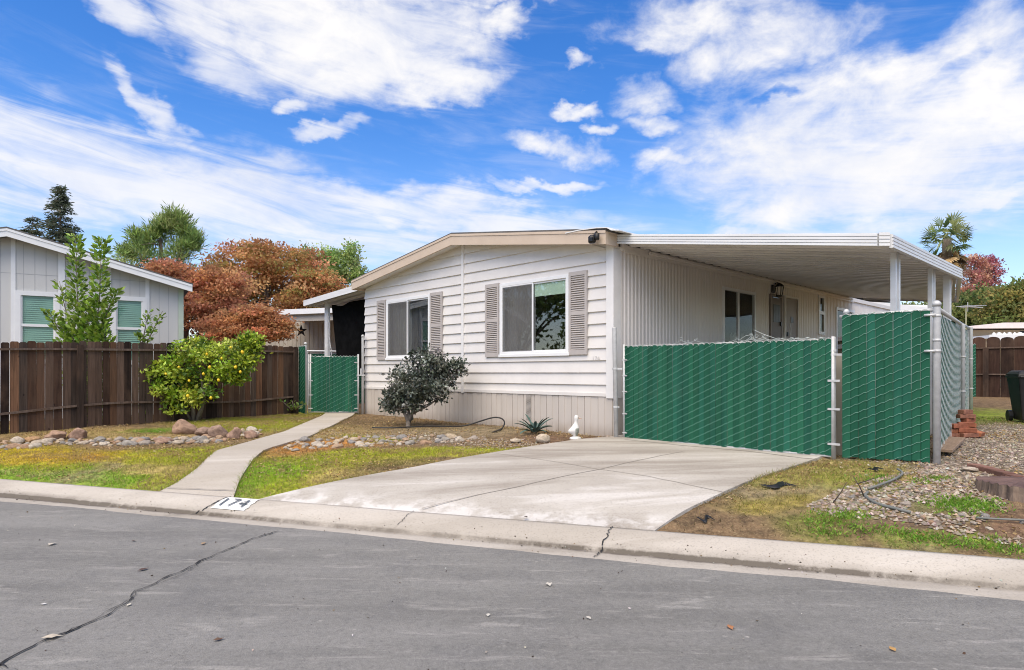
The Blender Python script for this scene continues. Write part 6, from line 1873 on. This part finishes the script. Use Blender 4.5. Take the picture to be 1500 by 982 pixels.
for i, (px, d, lay, rz, lb_) in enumerate(spots):
    o = br0 if i == 0 else br0.copy()
    if i: COL.objects.link(o)
    p = at(px, 560, d); z = zg(p.x, p.y) + .03 + lay * .064
    o.location = (p.x, p.y, z); o.scale = (1.0 + .12 * math.sin(i * 2.2), .95, .95); o.rotation_euler = (.25 if lb_.startswith('single') else 0, 0, rz); tag(o, lb_, 'brick', 'bricks piled at the fence post')
bd0, bd1 = gp(1380, 668), gp(1398, 651)
mb = MB(); dv = (bd1 - bd0); ang = math.atan2(dv.y, dv.x); mb.box(-.05, dv.xy.length + .1, -.09, .09, 0, .035)
o = mb.build('wooden_board', M['plank'], bevel=.004); o.location = bd0 + Vector((0.02, 0, .05)); o.rotation_euler = (0, -.05, ang)
tag(o, 'short brown board lying at the base of the side fence', 'board')
e0_, e1_ = gp(1436, 686), gp(1496, 704); eb_ = br0.data.copy(); eb_.materials.clear(); eb_.materials.append(M['edgebrick'])
for i in range(5):
    o = br0.copy(); COL.objects.link(o); o.data = eb_; p = e0_.lerp(e1_, i / 4); o.location = (p.x, p.y, zg(p.x, p.y) + .0); o.scale = (1.25, 1.1, 1.0); o.rotation_euler = (0, .04 * math.sin(i * 3), math.atan2(e1_.y - e0_.y, e1_.x - e0_.x) + .05 * math.sin(i * 2))
    tag(o, 'dull red edging brick sunk in a row between gravel and pebble bed', 'brick', 'edging bricks')
stp = gp(1500, 722); stp = Vector((stp.x + .05, stp.y + .05, zg(stp.x, stp.y)))
sp = thing('tree_stump', 'low dark sawn tree stump with fluted bark at the right edge', 'stump', stp)
mb = MB(); n = 72; rr = [.36 * (1 + .03 * math.sin(k * 8 * 2 * PI / n * 3) * (k % 2) + .05 * math.sin(k * 2 * PI / n * 3 + 1)) + .012 * ((k % 3) - 1) for k in range(n)]
rows = []
for z, s_ in ((-.05, 1.05), (.03, 1.0), (.085, .985)): rows += [(r_ * s_ * math.cos(2 * PI * k / n), r_ * s_ * .95 * math.sin(2 * PI * k / n), z + .008 * math.sin(k * 2.3)) for k, r_ in enumerate(rr)]
mb.add(rows, [(i * n + k, i * n + (k + 1) % n, (i + 1) * n + (k + 1) % n, (i + 1) * n + k) for i in range(2) for k in range(n)]); mb.build('bark', M['stumpside'], sp)
mb = MB(); mb.add([(0, 0, .12)] + [(r_ * .98 * math.cos(2 * PI * k / n), r_ * .93 * math.sin(2 * PI * k / n), .086 + .008 * math.sin(k * 2.3)) for k, r_ in enumerate(rr)], [(0, k + 1, (k + 1) % n + 1) for k in range(n)]); mb.build('cut_face', M['stump'], sp)

bnp = ground_at(1511, 10.1)
bn = thing('trash_bin', 'black wheeled trash bin on the gravel at the right edge', 'trash bin', bnp, -.35)
hb_ = at(1490, 545, 10.1).z - bnp.z
mb = MB()
def loop(w, d, z, off=0): return [(-w, -d + off, z), (w, -d + off, z), (w, d + off, z), (-w, d + off, z)]
vs = loop(.18, .18, .03) + loop(.25, .26, hb_ - .09); mb.add(vs, [(0, 3, 2, 1), (0, 1, 5, 4), (1, 2, 6, 5), (2, 3, 7, 6), (3, 0, 4, 7)]); mb.box(-.265, .265, -.275, .275, hb_ - .10, hb_ - .05)
mb.build('body', M['black'], bn, bevel=.02)
mb = MB(); vs = loop(.27, .28, hb_ - .049) + loop(.22, .20, hb_ + .02); mb.add(vs, [(0, 3, 2, 1), (4, 5, 6, 7), (0, 1, 5, 4), (1, 2, 6, 5), (2, 3, 7, 6), (3, 0, 4, 7)]); mb.build('lid', M['black'], bn, bevel=.02)
mb = MB(); mb.tube([(-.24, -.28, hb_ - .08), (.24, -.28, hb_ - .08)], .016, 8); mb.build('handle', M['black'], bn)
mb = MB(); mb.box(-.13, .10, -.283, -.277, hb_ - .26, hb_ - .15)
lbp = mb.build('label', M['binlabel'], bn)
for sx in (-1, 1):
    mb = MB(); mb.tube([(sx * .20, .19, .09), (sx * .255, .19, .09)], .09, 16); mb.build('wheel', M['black'], bn)

# dark rags, sticks and pipe in the right bed
def strips(name, label, cat, P, w, m, h=.02):
    mb = MB(); pts = smooth_path([gp(*q) + Vector((0, 0, h)) for q in P], 5); mb.tube(pts, w, 7); return tag(mb.build(name, m, smooth=True), label, cat)
M['stick'] = mat('dark_twig', (.06, .045, .035), (.10, .08, .06), 8, .9)
M['pipe'] = mat('grey_poly_pipe', (.13, .14, .13), (.20, .20, .18), 5, .7)
strips('irrigation_pipe', 'grey plastic irrigation pipe curving over the pebbles', 'pipe', [(1271, 724), (1268, 730), (1285, 741), (1310, 748), (1334, 754)], .014, M['pipe'])
strips('irrigation_pipe', 'grey plastic pipe curving up toward the tall green panel', 'pipe', [(1272, 719), (1290, 713), (1312, 704), (1322, 696), (1315, 690)], .012, M['pipe'])
strips('irrigation_pipe', 'thin grey pipe running to the right edge below the stump', 'pipe', [(1430, 762), (1460, 764), (1510, 766)], .009, M['pipe'])
def stick(px0, py0, px1, py1, rise, label):
    a = gp(px0, py0); d = a.y; b = at(px1, py1, d); mb = MB(); mb.tube([a, a.lerp(b, .5) + Vector((.01, 0, 0)), b], [.006, .005, .003], 6); tag(mb.build('twig', M['stick'], smooth=True), label, 'twig')
stick(1266, 728, 1249, 697, .1, 'thin dark twig standing up from the pipe bend'); stick(1220, 737, 1240, 707, .1, 'thin twig leaning over the pebbles left of the pipe'); stick(1255, 709, 1282, 700, .05, 'thin twig lying low over the grass by the pipe')
def rag(px, py, wpx, hpx, label, seed):
    random.seed(seed); p = gp(px, py); s_ = p.y / F; w, h = wpx * s_ / 2, hpx * s_; mb = MB(); n = 26; k = 8; vs = []
    for i in range(n + 1):
        for j in range(k + 1):
            u = i / n * 2 - 1; q = j / k; e = (1 - abs(u) ** 1.5) * .9 + .1
            x = p.x + u * w; y = p.y + (q - .5) * h * 2.0 * e + .05 * math.sin(u * 4); z = zg(x, y) + .012 + h * e * math.sin(PI * q) * (.35 + .35 * abs(mnoise.noise(Vector((u * 4, q * 3, seed))))) + .01 * mnoise.noise(Vector((u * 13, q * 9, seed)))
            vs.append((x, y, z))
    mb.add(vs, [(i * (k + 1) + j, (i + 1) * (k + 1) + j, (i + 1) * (k + 1) + j + 1, i * (k + 1) + j + 1) for i in range(n) for j in range(k)])
    return tag(mb.build('plastic_scrap', M['black'], smooth=True), label, 'scrap')
rag(1140, 713, 50, 9, 'black crumpled plastic scrap at the driveway edge', 3); rag(1034, 762, 22, 6, 'small black scrap on the bare soil near the kerb', 4); rag(1283, 689, 18, 6, 'dark crumpled scrap in the grass below the tall panel', 6)

# ------------------------------------------------------------------ sky, sun, camera
w = bpy.data.worlds.new('World'); scene.world = w; w.use_nodes = True
nt = w.node_tree; bg = nt.nodes['Background']
sky = nt.nodes.new('ShaderNodeTexSky'); sky.sky_type = 'NISHITA'; sky.sun_disc = False
SUN_EL, SUN_AZ = math.radians(58), math.radians(205)    # azimuth clockwise from +Y
sky.sun_elevation = SUN_EL; sky.sun_rotation = SUN_AZ; sky.altitude = 50; sky.air_density = 1.0; sky.dust_density = 0.3; sky.ozone_density = 2.0
tc = nt.nodes.new('ShaderNodeTexCoord'); sx = nt.nodes.new('ShaderNodeSeparateXYZ'); nt.links.new(tc.outputs['Generated'], sx.inputs[0])
dx, dy, dz = (E(nt, sx.outputs[i]) for i in range(3))
AZ0 = dx._m('ARCTAN2', dy); EL0 = dz._m('ARCSINE')
Vw = vec(nt, AZ0, EL0 * 1.5, 0.0)
def cnoise(scale, ch, det=4):
    n = nt.nodes.new('ShaderNodeTexNoise'); nt.links.new(Vw, n.inputs['Vector']); n.inputs['Scale'].default_value = scale; n.inputs['Detail'].default_value = det
    q = nt.nodes.new('ShaderNodeSeparateColor'); nt.links.new(n.outputs['Color'], q.inputs[0]); return E(nt, q.outputs[ch]) - .5
AZ = AZ0 + cnoise(5, 0) * .16 + cnoise(22, 0) * .06 + cnoise(60, 0) * .02
EL = EL0 + cnoise(5, 1) * .09 + cnoise(22, 1) * .045 + cnoise(60, 1) * .015
def ang(px, py):
    x, z = (px - CX) / F, (HOR - py) / F
    return math.atan2(x, 1), math.atan2(z, math.hypot(x, 1))
def ell(px, py, rx, ry, rot=0.0):
    """Soft ellipse in azimuth / elevation: 1 at the middle, 0 at the rim."""
    a0, e0 = ang(px, py); ax, ex = ang(px + rx, py), ang(px, py - ry); ra, re = abs(ax[0] - a0), abs(ex[1] - e0)
    c, s = math.cos(rot), math.sin(rot)
    u, v_ = AZ - a0, EL - e0
    p = (u * c + v_ * s) / ra; q = (v_ * c - u * s) / re
    return 1.0 - (p * p + q * q)
def union(L):
    r = L[0]
    for q in L[1:]: r = r.max(q)
    return r
# planar coordinates on a cloud deck so that streaks narrow toward the horizon
den = dz.max(0.0) + 0.10
PXs, PYs = dx / den, dy / den
V3 = vec(nt, AZ0 * 1.0, EL0 * 1.6, 0.0)
Vp = vec(nt, PXs, PYs, 0.0)
n_puff = noise(nt, V3, 9.0, 9, 0.62, 0.3)
n_big = noise(nt, V3, 3.0, 5, 0.55, 0.2)
stv = mapping(nt, vec(nt, AZ0 + EL0 * .25, EL0 + AZ0 * .13, 0.0), (2.2, 14.0, 1.0))
n_str = noise(nt, stv, 2.6, 8, 0.62, 0.8)
puffs = union([ell(525, 40, 215, 90), ell(560, 95, 130, 55, .25), ell(655, 110, 85, 34), ell(940, 132, 62, 34), ell(1000, 30, 150, 60), ell(1130, 60, 150, 60), ell(1150, 190, 200, 100), ell(1050, 265, 110, 70), ell(1330, 225, 230, 120),
               ell(1460, 60, 120, 80), ell(1490, 170, 170, 140), ell(1250, 150, 190, 110), ell(1180, 290, 200, 50), ell(805, 212, 95, 24, -.2), ell(847, 98, 22, 15), ell(848, 156, 30, 12), ell(875, 186, 20, 15), ell(748, 42, 38, 22), ell(960, 172, 60, 18), ell(730, 5, 90, 16), ell(990, 225, 70, 20), ell(1090, 335, 60, 22)]).max(-1.0)
gaps = union([ell(1290, 60, 90, 45, .4), ell(1145, 140, 30, 10), ell(960, 80, 55, 18), ell(1295, 222, 40, 12), ell(1400, 100, 70, 22, .5)]).max(0.0)
back = ((dy * -1.0).sm(-.25, .3)) * .85 + dz.sm(.55, .8) * .85
d1 = (puffs * .75 + (n_puff - .5) * 2.6 + (n_big - .5) * .7 - gaps * .5 + back).sm(-.25, 1.15) * puffs.sm(-.95, -.1).max(back)
wisps = union([ell(230, 270, 480, 92, -.13), ell(600, 310, 330, 40, -.10), ell(300, 45, 105, 62, -.5), ell(165, 12, 95, 34, -.25), ell(505, 40, 245, 120), ell(225, 150, 70, 26, -.6), ell(485, 192, 60, 16, .2), ell(1440, 304, 150, 15, .1), ell(800, 275, 90, 12), ell(700, 325, 200, 26), ell(1300, 250, 330, 140), ell(430, 150, 40, 16)]).max(-1.0)
d2 = (wisps * .75 + (n_str - .5) * 2.1 + (n_puff - .5) * .35).sm(-.35, .95) * wisps.sm(-.7, .35)
lowhaze = (1.0 - EL0.sm(-.02, .44))
veil = (n_str * .6 + n_big * .6).sm(.54, .88) * .26 * EL0.sm(.75, .45)
d12_ = (d1 + d2 * .85 - d1 * d2 * .85).min(1.0)
hz_ = lowhaze * lowhaze * (.50 + (n_big - .5) * .5)
d12 = (d12_ + veil - d12_ * veil).min(1.0)
dens = (d12 + hz_ - d12 * hz_).min(1.0)
hs = nt.nodes.new('ShaderNodeHueSaturation'); hs.inputs['Saturation'].default_value = 1.38; hs.inputs['Value'].default_value = 1.06; hs.inputs['Hue'].default_value = .512
nt.links.new(sky.outputs[0], hs.inputs['Color'])
SK = 0.10
shade = (n_big * .6 + n_puff * .4).sm(.35, .6)
ccol = mixc(nt, shade, (4.3, 4.4, 4.8), (5.2, 5.1, 5.05))
c = mixc(nt, dens, hs.outputs[0], ccol)
nt.links.new(c, bg.inputs[0]); bg.inputs[1].default_value = SK

sun = bpy.data.lights.new('sun', 'SUN'); sun.energy = 2.2; sun.angle = math.radians(70); sun.color = (1.0, .88, .73)
so = bpy.data.objects.new('sun', sun); COL.objects.link(so)
sd = Vector((math.sin(SUN_AZ) * math.cos(SUN_EL), math.cos(SUN_AZ) * math.cos(SUN_EL), math.sin(SUN_EL)))
so.rotation_euler = (-sd).to_track_quat('-Z', 'Y').to_euler()

cam = bpy.data.cameras.new('camera'); co = bpy.data.objects.new('camera', cam); COL.objects.link(co)
co.location = (0, 0, CAMZ); co.rotation_euler = (PI / 2, 0, 0)
cam.sensor_width = 36; cam.lens = F / 1500 * 36; cam.shift_y = (HOR - 491) / 1500; cam.clip_end = 2000; cam.clip_start = .05
scene.camera = co
vs_ = scene.view_settings; vs_.view_transform = 'Standard'; vs_.look = 'None'; vs_.exposure = 1.0; vs_.gamma = 1.0; vs_.use_curve_mapping = False
scene.cycles.use_denoising = True
try: scene.cycles.denoiser = 'OPENIMAGEDENOISE'
except Exception: pass
scene.cycles.pixel_filter_type = 'BLACKMAN_HARRIS'; scene.cycles.filter_width = 1.0; scene.cycles.max_bounces = 8; scene.cycles.transparent_max_bounces = 12; scene.cycles.caustics_reflective = False; scene.cycles.caustics_refractive = False
